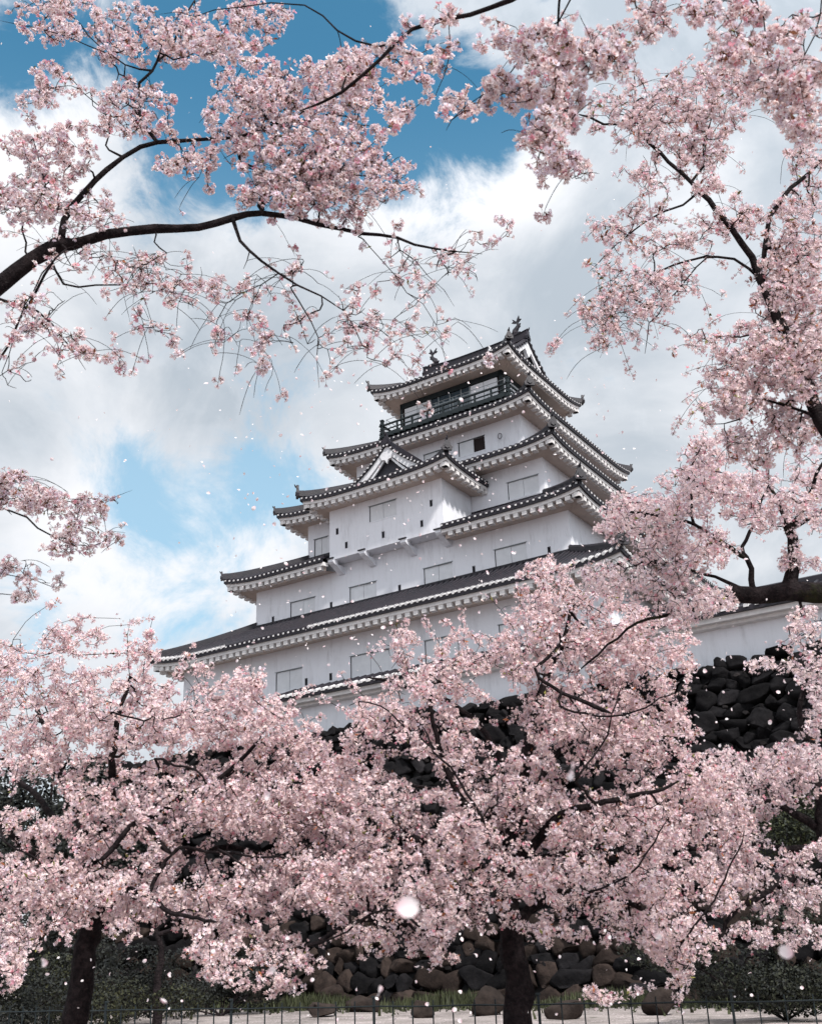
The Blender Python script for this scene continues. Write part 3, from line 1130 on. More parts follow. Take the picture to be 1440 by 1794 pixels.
def stone_face(p0, ux, length, nrm, hsplit=1.0):
    z = ZB - .2
    ux = np.array(ux, float)
    while z < ZT - .1:
        t = (z - ZB) / (ZT - ZB)
        hh = rr.uniform(.62, .98) * (1.0 - .30 * t)
        if z + hh > ZT:
            hh = ZT - z
        x = -rr.uniform(0, 1)
        inset = (BB - BT) * t ** .85
        while x < length:
            wdt = hh * rr.uniform(.8, 2.0)
            hj = hh * rr.uniform(.82, 1.12)
            c = np.array(p0) + ux * (x + wdt / 2) + np.array(nrm) * (-inset - .28 + rr.normal() * .07)
            c[2] = z + hh / 2 + rr.normal() * .09
            C_.append(c)
            Z_.append((wdt * .80, .75, hj * .84))
            N_.append((nrm[0], nrm[1], .25))
            b = rr.uniform(.55, 1.25)
            if z < 1.8 and rr.random() < .55:
                T_.append(np.array([.040, .029, .025]) * b)
            else:
                T_.append(np.array([.0125, .0115, .0125]) * b * (1 + .5 * (rr.random() < .15)))
            x += wdt
        z += hh * .93


for _ in range(900):
    zz_ = ZB + rr.random() * (ZT - ZB - .3)
    t_ = (zz_ - ZB) / (ZT - ZB)
    C_.append(np.array([rr.uniform(XL - 2, 45), -BB + (BB - BT) * t_ ** .85 + .02, zz_]))
    r_ = rr.uniform(.09, .2)
    Z_.append((r_ * 1.4, r_ * 1.2, r_))
    N_.append((0, -1, .25))
    T_.append(np.array([.022, .019, .019]) * rr.uniform(.5, 1.5))
stone_face((XL - 3.4, -BB, 0), (1, 0, 0), XR - XL + 3, (0, -1, 0))
stone_face((XL - 3.4, 20 - 3, 0), (0, -1, 0), BB + 17, (-1, 0, 0))
V, F, Tn = rocks(C_, Z_, N_, T_, rr)
np_mesh('boulders', V, F, M_STONE, base, Tn, smooth=False)

# fallen boulders at the foot of the base
bl_ = [(860, 1700, 34, 1.0, .75), (640, 1708, 38, .9, .55), (1150, 1712, 31, .8, .6), (560, 1700, 36, .8, .5), (990, 1716, 30, .85, .5), (745, 1716, 34, .7, .45)]
locs = [(x, D) for x, y, D, a, b in bl_]
names_ = ['brown boulder left of the central trunk at the wall foot', 'dark boulder behind the fence below the castle entrance side',
          'brown boulder furthest right at the foot of the stone base', 'dark boulder leftmost at the foot of the stone base',
          'low boulder just right of the central trunk behind the fence', 'flat boulder midway between the two big trunks at the wall foot']
for (px, py, D, a, b), lb in zip(bl_, names_):
    c = P(px, py, D)
    V, F, Tn = rocks([np.array([0, 0, 0.0])], [(a * .72, a * .6, b * .72)], [(0, -1, .1)], [np.array([.042, .032, .028]) * rr.uniform(.7, 1.1)], rr)
    o = np_mesh('boulder', V, F, M_STONE, None, Tn)
    o.location = (c[0], c[1], b * .42)
    tag(o, lb, 'boulder', 'boulders at the foot of the stone base')

# ------------------------------------------------------------------ ground
def ground_mat():
    m = bpy.data.materials.new('petal_strewn_ground')
    m.use_nodes = True
    T = NT(m.node_tree)
    b = T.n['Principled BSDF']
    b.inputs['Roughness'].default_value = .95
    co = T.new('ShaderNodeTexCoord').outputs['Object']
    f = T.ramp(T.noise(co, .35, 7, .65), .35, .65)
    c = T.mix(f, (.30, .26, .245), (.15, .13, .12))
    g = T.ramp(T.noise(co, .8, 6, .7), .58, .68)
    c = T.mix(T.m('MULTIPLY', g, .8), c, (.045, .05, .03))
    pz = T.ramp(T.noise(co, 22, 3, .6), .52, .60)
    dr = T.ramp(T.noise(T.vm('MULTIPLY', co, (.5, 1.6, 1)), 1.3, 6, .7), .42, .62)
    c = T.mix(T.m('MULTIPLY', T.m('MULTIPLY', pz, dr), .9), c, (.78, .66, .67))
    T.put(b.inputs['Base Color'], c)
    bn = T.new('ShaderNodeBump')
    bn.inputs['Strength'].default_value = .6
    T.put(bn.inputs['Height'], T.noise(co, 9, 6, .7))
    T.put(b.inputs['Normal'], bn.outputs[0])
    return m


n = 60
xs = np.concatenate([np.linspace(-900, -60, 8), np.linspace(-50, 50, n), np.linspace(60, 900, 8)])
ys = np.concatenate([np.linspace(-300, -20, 6), np.linspace(-15, 70, n), np.linspace(80, 1200, 10)])
X, Y = np.meshgrid(xs, ys)
Z = .05 * np.sin(X * .5) * np.sin(Y * .43 + 1) + .03 * np.sin(X * 1.7 + Y)
V = np.stack([X.ravel(), Y.ravel(), Z.ravel()], 1)
i, j = np.meshgrid(np.arange(len(ys) - 1), np.arange(len(xs) - 1), indexing='ij')
i, j = i.ravel(), j.ravel()
W = len(xs)
F = np.stack([i * W + j, i * W + j + 1, (i + 1) * W + j + 1, (i + 1) * W + j], 1)
tag(np_mesh('ground', V, F, ground_mat(), smooth=True), kind='structure')
# low turf along the foot of the wall
gv, gf, gt = [], [], []
rg = np.random.default_rng(3)
c_, s_ = math.cos(TH), math.sin(TH)
N = 26000
lx = rg.uniform(-26, 46, N)
ly = -BB - rg.gamma(1.6, .9, N) - .1
X = (5.2802 + lx * c_ + ly * s_) * S
Y = (70 - lx * s_ + ly * c_) * S
hgt = rg.uniform(.08, .38, N) * (1 + .6 * np.sin(lx * .9))
an = rg.uniform(0, math.pi, N)
dx, dy = np.cos(an) * .05, np.sin(an) * .05
lean = rg.normal(scale=.08, size=(N, 2))
V = np.stack([np.stack([X - dx, Y - dy, X * 0], 1), np.stack([X + dx, Y + dy, X * 0], 1), np.stack([X + lean[:, 0], Y + lean[:, 1], hgt], 1)], 1).reshape(-1, 3)
F = np.arange(3 * N).reshape(-1, 3)
tn = np.repeat(np.array([[.035, .04, .018]]) * rg.uniform(.5, 1.6, (N, 1)), 3, 0)
tag(np_mesh('grass', V, F, M_LEAF, None, tn), 'dark rough grass along the foot of the stone base', 'grass', kind='stuff')

# ------------------------------------------------------------------ flowers
def rot_from(dirs, rng):
    n = len(dirs)
    w = dirs / (np.linalg.norm(dirs, axis=1, keepdims=True) + 1e-9)
    r = rng.normal(size=(n, 3))
    u = np.cross(r, w)
    u /= np.linalg.norm(u, axis=1, keepdims=True) + 1e-9
    v = np.cross(w, u)
    return np.stack([u, v, w], 2)         # columns


def tmpl_far(open_):
    v, f, c = [(0, 0, -.06)], [], [.58]
    for k in range(5):
        a = 2 * math.pi * k / 5
        for da, r, z in ((-.52, .30, .5), (0, .5, 1.0), (.52, .30, .5)):
            v.append((math.cos(a + da) * r * open_[0], math.sin(a + da) * r * open_[0], z * open_[1] - .06))
            c.append(.9 if da else 1)
        b = 1 + 3 * k
        f.append((0, b, b + 1, b + 2))
    return np.array(v), np.array(f), np.array(c)


def tmpl_near(open_):
    v, f, c, tint = [(0, 0, -.05)], [], [0], []
    for k in range(5):
        a = 2 * math.pi * k / 5
        b = len(v)
        for da, r, z in ((-.30, .20, .12), (-.58, .38, .30), (-.25, .52, .5), (0, .45, .42), (.25, .52, .5), (.58, .38, .30), (.30, .20, .12)):
            zz = (z * open_[1] * 1.1 - .05) + (.03 if abs(da) > .5 else 0)
            v.append((math.cos(a + da) * r * open_[0], math.sin(a + da) * r * open_[0], zz))
            c.append(min(1, .45 + r * 1.5))
        m = len(v)
        v.append((math.cos(a) * .3 * open_[0], math.sin(a) * .3 * open_[0], .14 * open_[1] * 1.1 - .07))
        c.append(.9)
        for q in range(6):
            f.append((m, b + q, b + q + 1))
        f.append((0, b, m))
        f.append((0, m, b + 6))
    np_ = len(v)
    # calyx and stalk (value 2 marks red-brown), stamens (3)
    for k in range(3):
        a = 2 * math.pi * k / 3
        v.append((math.cos(a) * .085, math.sin(a) * .085, -.03))
        c.append(2)
    v.append((0, 0, -.34))
    c.append(2)
    for k in range(3):
        f.append((np_ + k, np_ + 3, np_ + (k + 1) % 3))
    for k in range(5):
        a = 2 * math.pi * (k + .5) / 5
        b = len(v)
        v += [(math.cos(a) * .02, math.sin(a) * .02, 0), (math.cos(a + .18) * .15, math.sin(a + .18) * .15, .2), (math.cos(a - .18) * .15, math.sin(a - .18) * .15, .2)]
        c += [3, 3, 3]
        f.append((b, b + 1, b + 2))
    return np.array(v), np.array(f), np.array(c)


FAR_T = [tmpl_far((1.0, .18)), tmpl_far((.92, .34)), tmpl_far((.78, .55))]
NEAR_T = [tmpl_near((1.0, .22)), tmpl_near((.92, .5)), tmpl_near((.72, .9))]
TIP = np.array([.96, .92, .925])
MIDC = np.array([.93, .775, .80])
CTR = np.array([.60, .22, .28])
BUD = np.array([.80, .40, .48])


def flowers(pos, dirs, size, rng, near, warm=0.0, parent=None, name='blossom', pinkness=0.35, pale=1.0, root=None):
    n = len(pos)
    if n == 0:
        return None
    R = rot_from(dirs, rng)
    kind = rng.integers(0, 3, n)
    tpl = NEAR_T if near else FAR_T
    VV, FF, TT = [], [], []
    off = 0
    # flowers of one cluster share most of their tone
    hsh = np.abs(np.sin(root @ np.array([127.1, 311.7, 74.7]))) if root is not None else rng.random(n)
    t = (rng.beta(1.2, 3.0, n) * .55 + hsh ** 2.2 * .55)[:, None] * (pinkness / .35)
    t = np.clip(t, 0, 1)
    tip = (TIP * (1 - t) + MIDC * t) * pale
    tip = np.where(rng.random(n)[:, None] < (.045 if near else .03), BUD, tip)
    warmc = rng.random(n)[:, None] < warm
    tip = np.where(warmc, tip * np.array([1.0, .935, .89]), tip)
    lav = rng.random(n)[:, None] < (.24 if near else .15)
    tip = np.where(lav, tip * np.array([.93, .96, 1.06]), tip)
    tip *= rng.uniform(.84, 1.03, (n, 1))
    ctr = np.where(rng.random(n)[:, None] < .75, CTR, np.array([.50, .24, .14]))
    for k in range(3):
        m = kind == k
        if not m.any():
            continue
        v, f, c = tpl[k]
        sz = size * rng.uniform(.8, 1.15, m.sum())
        w = np.einsum('nij,vj->nvi', R[m], v) * sz[:, None, None] + pos[m][:, None, :]
        w += rng.normal(scale=.035, size=w.shape) * size
        nn, nv = w.shape[:2]
        cc = c[None, :, None]
        col = ctr[m][:, None] * (1 - np.clip(cc, 0, 1)) + tip[m][:, None] * np.clip(cc, 0, 1)
        if near:
            col = np.where(cc == 2, np.array([.22, .055, .05]), col)
            col = np.where(cc == 3, np.array([.78, .48, .42]), col)
        VV.append(w.reshape(-1, 3))
        TT.append(np.broadcast_to(col, w.shape).reshape(-1, 3))
        FF.append((f[None] + off + nv * np.arange(nn)[:, None, None]).reshape(-1, f.shape[1]))
        off += nn * nv
    return np_mesh(name, np.concatenate(VV), np.concatenate(FF), M_PETAL, parent, np.concatenate(TT))


# ------------------------------------------------------------------ trees
class Tree:
    def __init__(s, seed):
        s.p, s.par, s.rad = [], [], []
        s.rng = np.random.default_rng(seed)
        s.fixed = 0

    def limb(s, pts, r0, r1, attach=None, step=.12, wob=.015):
        """a main limb through given points; attach = existing node index or None (nearest)"""
        pts = [np.array(p, float) for p in pts]
        if len(s.p) and attach is None:
            dd = np.linalg.norm(np.array(s.p) - pts[0], axis=1)
            attach = int(np.argmin(dd))
        prev = attach if attach is not None else -1
        if prev >= 0:
            pts = [s.p[prev]] + pts
        # catmull-rom
        Q = [pts[0] * 2 - pts[1]] + pts + [pts[-1] * 2 - pts[-2]]
        out = []
        L = sum(np.linalg.norm(pts[i + 1] - pts[i]) for i in range(len(pts) - 1))
        acc = 0
        for i in range(1, len(Q) - 2):
            seg = np.linalg.norm(Q[i + 1] - Q[i])
            n = max(2, int(seg / step))
            for q in range(n):
                t = q / n
                a, b, c, d = Q[i - 1], Q[i], Q[i + 1], Q[i + 2]
                x = .5 * (2 * b + (c - a) * t + (2 * a - 5 * b + 4 * c - d) * t * t + (3 * b - a - 3 * c + d) * t ** 3)
                out.append((x, (acc + seg * t) / L))
            acc += seg
        out.append((pts[-1], 1.0))
        if prev >= 0:
            out = out[1:]
        w = np.zeros(3)
        for x, t in out:
            w = w * .8 + s.rng.normal(size=3) * wob
            s.p.append(x + w * (0 if t == 0 else 1))
            s.par.append(prev)
            s.rad.append(r0 + (r1 - r0) * t ** .85)
            prev = len(s.p) - 1
        return prev

    def seal(s):
        s.fixed = len(s.p)

    def grow(s, att, droop=0.0, bend=.18, rise=0.0, sub=.10, maxlen=None, pen=.18):
        """join every attractor to the nearest limb or twig so far (minimum spanning, balanced by path length)"""
        att = np.array(att)
        n = len(att)
        P0 = np.array(s.p)
        plen = np.zeros(len(P0))
        best = np.full(n, 1e9)
        bi = np.zeros(n, int)
        raw = np.full(n, 1e9)
        for i0 in range(0, len(P0), 400):
            D = np.linalg.norm(att[:, None] - P0[None, i0:i0 + 400], axis=2)
            k = D.argmin(1)
            v = D[np.arange(n), k]
            m = v < best
            best[m], bi[m] = v[m], k[m] + i0
        plen = list(plen)
        done = np.zeros(n, bool)
        for _ in range(n):
            k = int(np.argmin(np.where(done, 1e9, best)))
            done[k] = True
            a = bi[k]
            pa = s.p[a]
            tgt = att[k]
            L = np.linalg.norm(tgt - pa)
            if L < .02:
                continue
            m = max(2, int(L / sub))
            # leave along parent's heading a little
            pd = s.p[a] - s.p[s.par[a]] if s.par[a] >= 0 else np.array([0, 0, 1.0])
            pd = pd / (np.linalg.norm(pd) + 1e-9)
            side = s.rng.normal(size=3)
            side -= side.dot(tgt - pa) * (tgt - pa) / L ** 2
            side /= np.linalg.norm(side) + 1e-9
            c = pa * .5 + tgt * .5 + side * L * bend * s.rng.uniform(.2, 1) + pd * L * .18 + np.array([0, 0, 1.0]) * L * (droop - rise)
            prev = a
            newp = []
            for q in range(1, m + 1):
                t = q / m
                x = pa * (1 - t) ** 2 + 2 * c * t * (1 - t) + tgt * t * t + s.rng.normal(size=3) * .008 * min(1, L)
                s.p.append(x)
                s.par.append(prev)
                s.rad.append(None)
                plen.append(plen[a] + L * t)
                prev = len(s.p) - 1
                newp.append(prev)
            NP = np.array([s.p[i] for i in newp])
            D = np.linalg.norm(att[:, None] - NP[None], axis=2) + pen * np.array([plen[i] for i in newp])[None] * .3
            kk = D.argmin(1)
            v = D[np.arange(n), kk]
            mm = (v < best) & ~done
            best[mm] = v[mm]
            bi[mm] = np.array(newp)[kk[mm]]

    def wisps(s, n, length, sel=None, up=.35, r=.0016, bare=.3):
        """long thin hanging twigs that carry blossom only at the end"""
        s.bare = getattr(s, 'bare', set())
        idx = np.arange(s.fixed, len(s.p))
        if sel is not None:
            idx = np.array([i for i in idx if sel(s.p[i])])
        for i in s.rng.choice(idx, n):
            d = s.rng.normal(size=3)
            d[2] = abs(d[2]) * up
            d /= np.linalg.norm(d)
            L = length * s.rng.uniform(.4, 1.3)
            nb = s.rng.random() < bare
            m = 7
            x = s.p[i].copy()
            prev = int(i)
            for q in range(m):
                d = d + np.array([0, 0, -.15]) + s.rng.normal(size=3) * .05
                d /= np.linalg.norm(d)
                x = x + d * L / m
                s.p.append(x.copy())
                s.par.append(prev)
                s.rad.append(r * (1 - .4 * q / m))
                prev = len(s.p) - 1
                if q < m - 2 or nb:
                    s.bare.add(prev)

    def radii(s, r0=.0022, ex=2.35):
        n = len(s.p)
        acc = np.zeros(n)
        rad = np.zeros(n)
        for i in range(n - 1, -1, -1):
            if s.rad[i] is None:
                rad[i] = max(r0, acc[i] ** (1 / ex))
            else:
                rad[i] = s.rad[i]
            if s.par[i] >= 0:
                acc[s.par[i]] += max(rad[i], r0) ** ex if s.rad[i] is None else 0
        # a twig never starts thicker than its parent
        for i in range(n):
            if s.rad[i] is None and s.par[i] >= 0:
                rad[i] = min(rad[i], rad[s.par[i]] * .92 + 1e-4)
        s.R = rad
        s.A = np.array(s.p)

    def mesh(s, name, material, parent, rmin=.0016, rscale=1.0):
        n = len(s.p)
        kids = [[] for _ in range(n)]
        roots = []
        for i, q in enumerate(s.par):
            (kids[q] if q >= 0 else roots).append(i)
        chains = []
        stack = [(r, -1) for r in roots]
        while stack:
            i, p0 = stack.pop()
            ch = [p0, i] if p0 >= 0 else [i]
            while kids[i]:
                ks = sorted(kids[i], key=lambda k: -s.R[k])
                for k in ks[1:]:
                    stack.append((k, i))
                i = ks[0]
                ch.append(i)
            if len(ch) > 1:
                chains.append(ch)
        V, Fq = [], []
        off = 0
        for ch in chains:
            pts = s.A[ch]
            r = s.R[ch].copy() * rscale
            if s.par[ch[1]] == ch[0] and len(ch) > 1:
                r[0] = min(r[0], r[1] * 1.35)
            r = np.maximum(r, rmin)
            r[-1] *= .5
            k = 4 if r.max() < .006 else (5 if r.max() < .02 else (8 if r.max() < .07 else 14))
            T = np.gradient(pts, axis=0)
            T /= np.linalg.norm(T, axis=1, keepdims=True) + 1e-9
            up = np.array([.3, .2, 1.0])
            if abs(T[0] @ up) > .95:
                up = np.array([1.0, 0, 0])
            ang = 2 * np.pi * np.arange(k) / k
            ca, sa = np.cos(ang)[:, None], np.sin(ang)[:, None]
            rough = 1 + (s.rng.normal(scale=.07, size=(len(ch), k)) if r.max() > .02 else 0)
            for q in range(len(ch)):
                a = np.cross(T[q], up)
                a /= np.linalg.norm(a) + 1e-9
                up = np.cross(a, T[q])
                rr_ = r[q] * (rough[q][:, None] if r.max() > .02 else 1)
                V.append(pts[q] + (ca * a + sa * up) * rr_)
            q = np.arange(len(ch) - 1)[:, None] * k
            j = np.arange(k)[None]
            F = np.stack([q + j, q + (j + 1) % k, q + k + (j + 1) % k, q + k + j], 2).reshape(-1, 4) + off
            Fq.append(F)
            off += len(ch) * k
        return np_mesh(name, np.concatenate(V), np.concatenate(Fq), material, parent, smooth=True)

    def clusters(s, spacing, rmax, frac=1.0, tipboost=0):
        """cluster centres along thin wood"""
        out = []
        kidc = np.zeros(len(s.p), int)
        for i, q in enumerate(s.par):
            if q >= 0:
                kidc[q] += 1
        for i in range(s.fixed, len(s.p)):
            if s.R[i] > rmax or i in getattr(s, 'bare', ()):
                continue
            a, b = s.A[s.par[i]], s.A[i]
            L = np.linalg.norm(b - a)
            k = s.rng.poisson(L / spacing * frac)
            for _ in range(k):
                t = s.rng.random()
                out.append((a * (1 - t) + b * t))
            if kidc[i] == 0 and tipboost:
                for _ in range(tipboost):
                    out.append(b)
        return np.array(out)


def bloom(cl, rng, per, rad, droop=0.0):
    """flowers round every cluster centre; gives positions, directions, stalk roots"""
    n = len(cl)
    k = np.maximum(1, rng.poisson(per, n))
    idx = np.repeat(np.arange(n), k)
    main = rng.normal(size=(n, 3))
    main[:, 2] += .2 - droop
    main /= np.linalg.norm(main, axis=1, keepdims=True)
    d = main[idx] * .75 + rng.normal(size=(len(idx), 3)) * .75
    d[:, 2] -= droop * .5
    d /= np.linalg.norm(d, axis=1, keepdims=True)
    r = rad * rng.uniform(.55, 1.15, (len(idx), 1))
    return cl[idx] + d * r, d, cl[idx]


def in_blobs(blobs, rng, holes=(), mul=1.0):
    out = []
    for (px, py, rx, ry, D, dd, n) in blobs:
        c = 0
        n = n * mul
        while c < n:
            u = rng.normal(size=3)
            u /= np.linalg.norm(u)
            u *= rng.random() ** (1 / 2.4)
            x, y, z = px + u[0] * rx, py + u[1] * ry, D + u[2] * dd
            c += 1
            if any(((x - h[0]) / h[2]) ** 2 + ((y - h[1]) / h[3]) ** 2 < 1 for h in holes):
                continue
            q = P(x, y, z)
            if q[2] < .5:
                continue
            out.append(q)
    return out


def stalks(pos, root, parent, rng, rad=.0009, name='flower_stalks'):
    n = len(pos)
    d = pos - root
    a = np.cross(d, rng.normal(size=(n, 3)))
    a /= np.linalg.norm(a, axis=1, keepdims=True) + 1e-9
    a *= rad
    b = np.cross(a, d)
    b /= np.linalg.norm(b, axis=1, keepdims=True) + 1e-9
    b *= rad
    end = root + d * .93
    V = np.stack([root + a, root - a * .5 + b, root - a * .5 - b, end + a, end - a * .5 + b, end - a * .5 - b], 1).reshape(-1, 3)
    base_ = np.arange(n)[:, None] * 6
    F = np.concatenate([base_ + np.array([[i, (i + 1) % 3, 3 + (i + 1) % 3, 3 + i]]) for i in range(3)])
    tn = np.repeat(np.array([[.20, .10, .05]]) * rng.uniform(.6, 1.3, (n, 1)), 6, 0)
    return np_mesh(name, V, F, M_LEAF, parent, tn)


def young_leaves(cl, rng, parent, prob, size, name='young_leaves'):
    m = rng.random(len(cl)) < prob
    c = cl[m]
    n = len(c)
    if n == 0:
        return
    R = rot_from(rng.normal(size=(n, 3)) + np.array([0, 0, .5]), rng)
    t = np.array([(0, 0, 0), (.22, .1, .5), (0, .02, 1.1), (-.22, .1, .5)]) * size
    w = np.einsum('nij,vj->nvi', R, t) * rng.uniform(.6, 1.3, (n, 1, 1)) + c[:, None]
    F = np.arange(4 * n).reshape(-1, 4)
    col = np.where(rng.random(n)[:, None] < .6, np.array([.26, .09, .04]), np.array([.16, .15, .04])) * rng.uniform(.6, 1.3, (n, 1))
    np_mesh(name, w.reshape(-1, 3), F, M_LEAF, parent, np.repeat(col, 4, 0))


def finish(T, root, label, near, spacing, rmax, per, rad, size, droop=0.0, frac=1.0, tipboost=0, bark=None, rmin=.0016, group='cherry trees in blossom',
           warm=.3, stalk=False, leafp=.08, pinkness=.35, pale=1.0, r0=.0022, thin=None, clump=True):
    T.radii(r0)
    o = empty('cherry_tree', tuple(root))
    tag(o, label, 'tree', group)
    T.A = T.A - np.array(root)
    T.mesh('trunk', bark or M_BARK, o, rmin)
    cl = T.clusters(spacing, rmax, frac, tipboost)
    if clump:               # looser and tighter clumps through the crown
        f_ = 2.2
        W = cl + np.array(root)
        nz = np.sin(W[:, 0] * 2.1 * f_ + 1.3 * np.sin(W[:, 2] * f_ * 1.7)) + np.sin(W[:, 1] * 1.3 * f_ + 2 + np.sin(W[:, 0] * f_ * 1.1)) + np.sin(W[:, 2] * 2.6 * f_ + 1.5 * np.sin(W[:, 1] * f_))
        cl = cl[T.rng.random(len(cl)) < np.clip(.92 + nz * .36, .12, 1)]
    if thin is not None:
        W = cl + np.array(root)
        cl = cl[T.rng.random(len(cl)) < np.array([thin(q) for q in W])]
    pos, d, rt = bloom(cl, T.rng, per, rad, droop)
    flowers(pos, d, size, T.rng, near, warm, o, 'crown', pinkness, pale, rt)
    if stalk:
        stalks(pos, rt, o, T.rng)
    young_leaves(cl, T.rng, o, leafp, size * (.8 if near else 1.2))
    return o


def G(x, y):
    return np.array([x, y, -.1])


def lp(D, *pts):
    """limb points: (px, py[, depth])"""
    return [P(p[0], p[1], p[2] if len(p) > 2 else D) for p in pts]


def rp(w, D):
    return w / 2 * D / FPX


# -- left lower tree
T = Tree(21)
D = 16.0
base_ = P(118, 1908, D)
root = G(base_[0], base_[1])
a = T.limb([root] + lp(D, (128, 1800), (150, 1660), (160, 1560), (152, 1470)), rp(50, D), rp(28, D))
n_f = len(T.p) - 1
T.limb(lp(D, (150, 1470), (141, 1420, 16.2), (118, 1380, 16.5), (90, 1300, 17), (60, 1220, 17.4)), rp(24, D), rp(5, D), n_f)
T.limb(lp(D, (175, 1480), (196, 1400, 15.4), (198, 1340, 15), (215, 1250, 14.7), (240, 1180, 14.6)), rp(22, D), rp(5, D), n_f)
k = T.limb(lp(D, (185, 1500), (243, 1442, 15), (300, 1415, 14.6), (380, 1370, 14.4), (450, 1300, 14.2)), rp(22, D), rp(5, D), n_f - 4)
T.limb(lp(D, (240, 1540), (320, 1502, 15.3), (400, 1488, 15.5), (480, 1505, 15.8), (560, 1512, 16)), rp(20, D), rp(5, D), n_f - 9)
T.limb(lp(D, (120, 1540), (60, 1490, 15.5), (0, 1450, 15), (-60, 1420, 15)), rp(20, D), rp(6, D), n_f - 8)
T.limb(lp(D, (165, 1580), (220, 1560, 14.6), (300, 1600, 13.8), (380, 1620, 13.2)), rp(16, D), rp(4, D), n_f - 12)
T.limb(lp(D, (170, 1520), (250, 1430, 17), (350, 1340, 17.8), (420, 1260, 18)), rp(20, D), rp(5, D), n_f - 5)
T.limb(lp(D, (150, 1500), (80, 1420, 17), (0, 1330, 18), (-60, 1250, 18)), rp(18, D), rp(5, D), n_f - 5)
T.limb(lp(14.2, (300, 1500), (330, 1490), (380, 1494), (450, 1500), (520, 1508), (555, 1512)), rp(6.8, D), rp(2.1, D))
T.limb(lp(14.0, (385, 1490), (430, 1520), (455, 1545)), rp(4.3, D), rp(1.8, D))
T.limb(lp(13.9, (270, 1330), (300, 1345), (340, 1350), (352, 1375)), rp(5.6, D), rp(2.8, D))
T.limb(lp(14.0, (200, 1250), (240, 1265), (290, 1262), (345, 1245)), rp(4.3, D), rp(1.8, D))
T.limb(lp(14.0, (10, 1480), (45, 1500), (90, 1530)), rp(5.0, D), rp(2.1, D))
T.limb(lp(14.0, (240, 1440), (200, 1475), (180, 1500)), rp(8.7, D), rp(7.0, D))
T.seal()
holes = [(60, 1400, 60, 22), (330, 1545, 30, 18), (430, 1480, 24, 10)]
att = in_blobs([(60, 1240, 130, 100, 16, 1.6, 240), (200, 1250, 120, 90, 15.5, 1.6, 240), (320, 1260, 110, 70, 15, 1.5, 200), (430, 1260, 90, 70, 15, 1.3, 170),
                (520, 1300, 60, 60, 15, 1.2, 70), (90, 1350, 110, 60, 15.5, 1.5, 90), (300, 1400, 160, 70, 15, 1.6, 260), (450, 1390, 130, 80, 15, 1.4, 200), (40, 1540, 110, 50, 15, 1.4, 120),
                (200, 1570, 140, 55, 15, 1.6, 130), (380, 1570, 150, 75, 15, 1.6, 260), (540, 1520, 130, 90, 15.5, 1.5, 230), (370, 1655, 60, 35, 14, 1, 40), (400, 1700, 55, 35, 13.6, .5, 22), (490, 1722, 45, 26, 13.8, .4, 18), (480, 1655, 60, 45, 14.5, .8, 40), (60, 1640, 80, 35, 14, .8, 36), (20, 1700, 30, 50, 13.5, .5, 18),
                (350, 1200, 50, 40, 14.8, .6, 30), (0, 1180, 60, 60, 15, 1, 50), (250, 1140, 30, 40, 14.6, .4, 18), (120, 1440, 140, 60, 15, 1, 110), (250, 1500, 130, 60, 14.8, 1, 110), (560, 1370, 90, 60, 15, 1, 90), (90, 1600, 90, 40, 14.6, .6, 40), (0, 1640, 70, 50, 14.4, .6, 50), (420, 1440, 100, 50, 14.6, .8, 90), (520, 1440, 70, 60, 14.8, .8, 70), (240, 1630, 60, 30, 14.2, .5, 20), (160, 1540, 60, 50, 14.4, .5, 40), (110, 1120, 90, 25, 15, .6, 26), (440, 1190, 40, 24, 14.2, .5, 16)], T.rng, holes, 1.55)
for sh in ([(230, 1190), (225, 1130), (232, 1085)], [(250, 1190), (262, 1120), (275, 1075)], [(120, 1150), (180, 1105), (260, 1085)], [(60, 1150), (110, 1095), (205, 1085)], [(300, 1200), (330, 1150), (345, 1130)],
           [(420, 1230), (450, 1190), (455, 1165)], [(500, 1260), (520, 1215), (545, 1195)], [(20, 1130), (60, 1080), (100, 1060)]):
    T.limb(lp(14.6, *sh), .007, .003)
T.grow(att, rise=.05)
finish(T, root, 'spreading cherry tree with dark leaning trunk at the lower left of the picture', False, .040, .012, 5.0, .058, .058, tipboost=1, warm=.5, leafp=.14, r0=.0042, rmin=.004)

# -- central lower tree
T = Tree(34)
D = 15.0
base_ = P(905, 1930, D)
root = G(base_[0], base_[1])
T.limb([root] + lp(D, (907, 1800), (905, 1700), (893, 1600), (890, 1520), (898, 1462)), rp(50, D), rp(30, D))
n_f = len(T.p) - 1
T.limb(lp(D, (902, 1440), (908, 1392, 14.9), (925, 1310, 14.8), (946, 1220, 14.8), (965, 1165, 14.8), (988, 1125, 14.8), (1000, 1060, 14.7)), rp(30, D), rp(5, D), n_f)
T.limb(lp(D, (880, 1480), (851, 1448, 14.6), (815, 1400, 14.4), (775, 1325, 14.2), (752, 1250, 14.1), (750, 1180, 14)), rp(22, D), rp(4, D), n_f - 3)
T.limb(lp(D, (915, 1440), (940, 1390, 15.3), (975, 1330, 15.6), (1030, 1280, 16), (1080, 1240, 16.2)), rp(20, D), rp(5, D), n_f)
T.limb(lp(D, (930, 1490), (985, 1430, 14.6), (1060, 1405, 14.3), (1130, 1390, 14.1), (1190, 1360, 14)), rp(20, D), rp(4, D), n_f - 3)
T.limb(lp(D, (890, 1350, 15.2), (800, 1240, 15.4), (700, 1200, 15.3), (640, 1190, 15.2)), rp(18, D), rp(4, D), n_f)
T.limb(lp(D, (860, 1580), (760, 1620, 14.2), (640, 1612, 13.8), (560, 1640, 13.6), (510, 1656, 13.6)), rp(20, D), rp(5, D), n_f - 9)
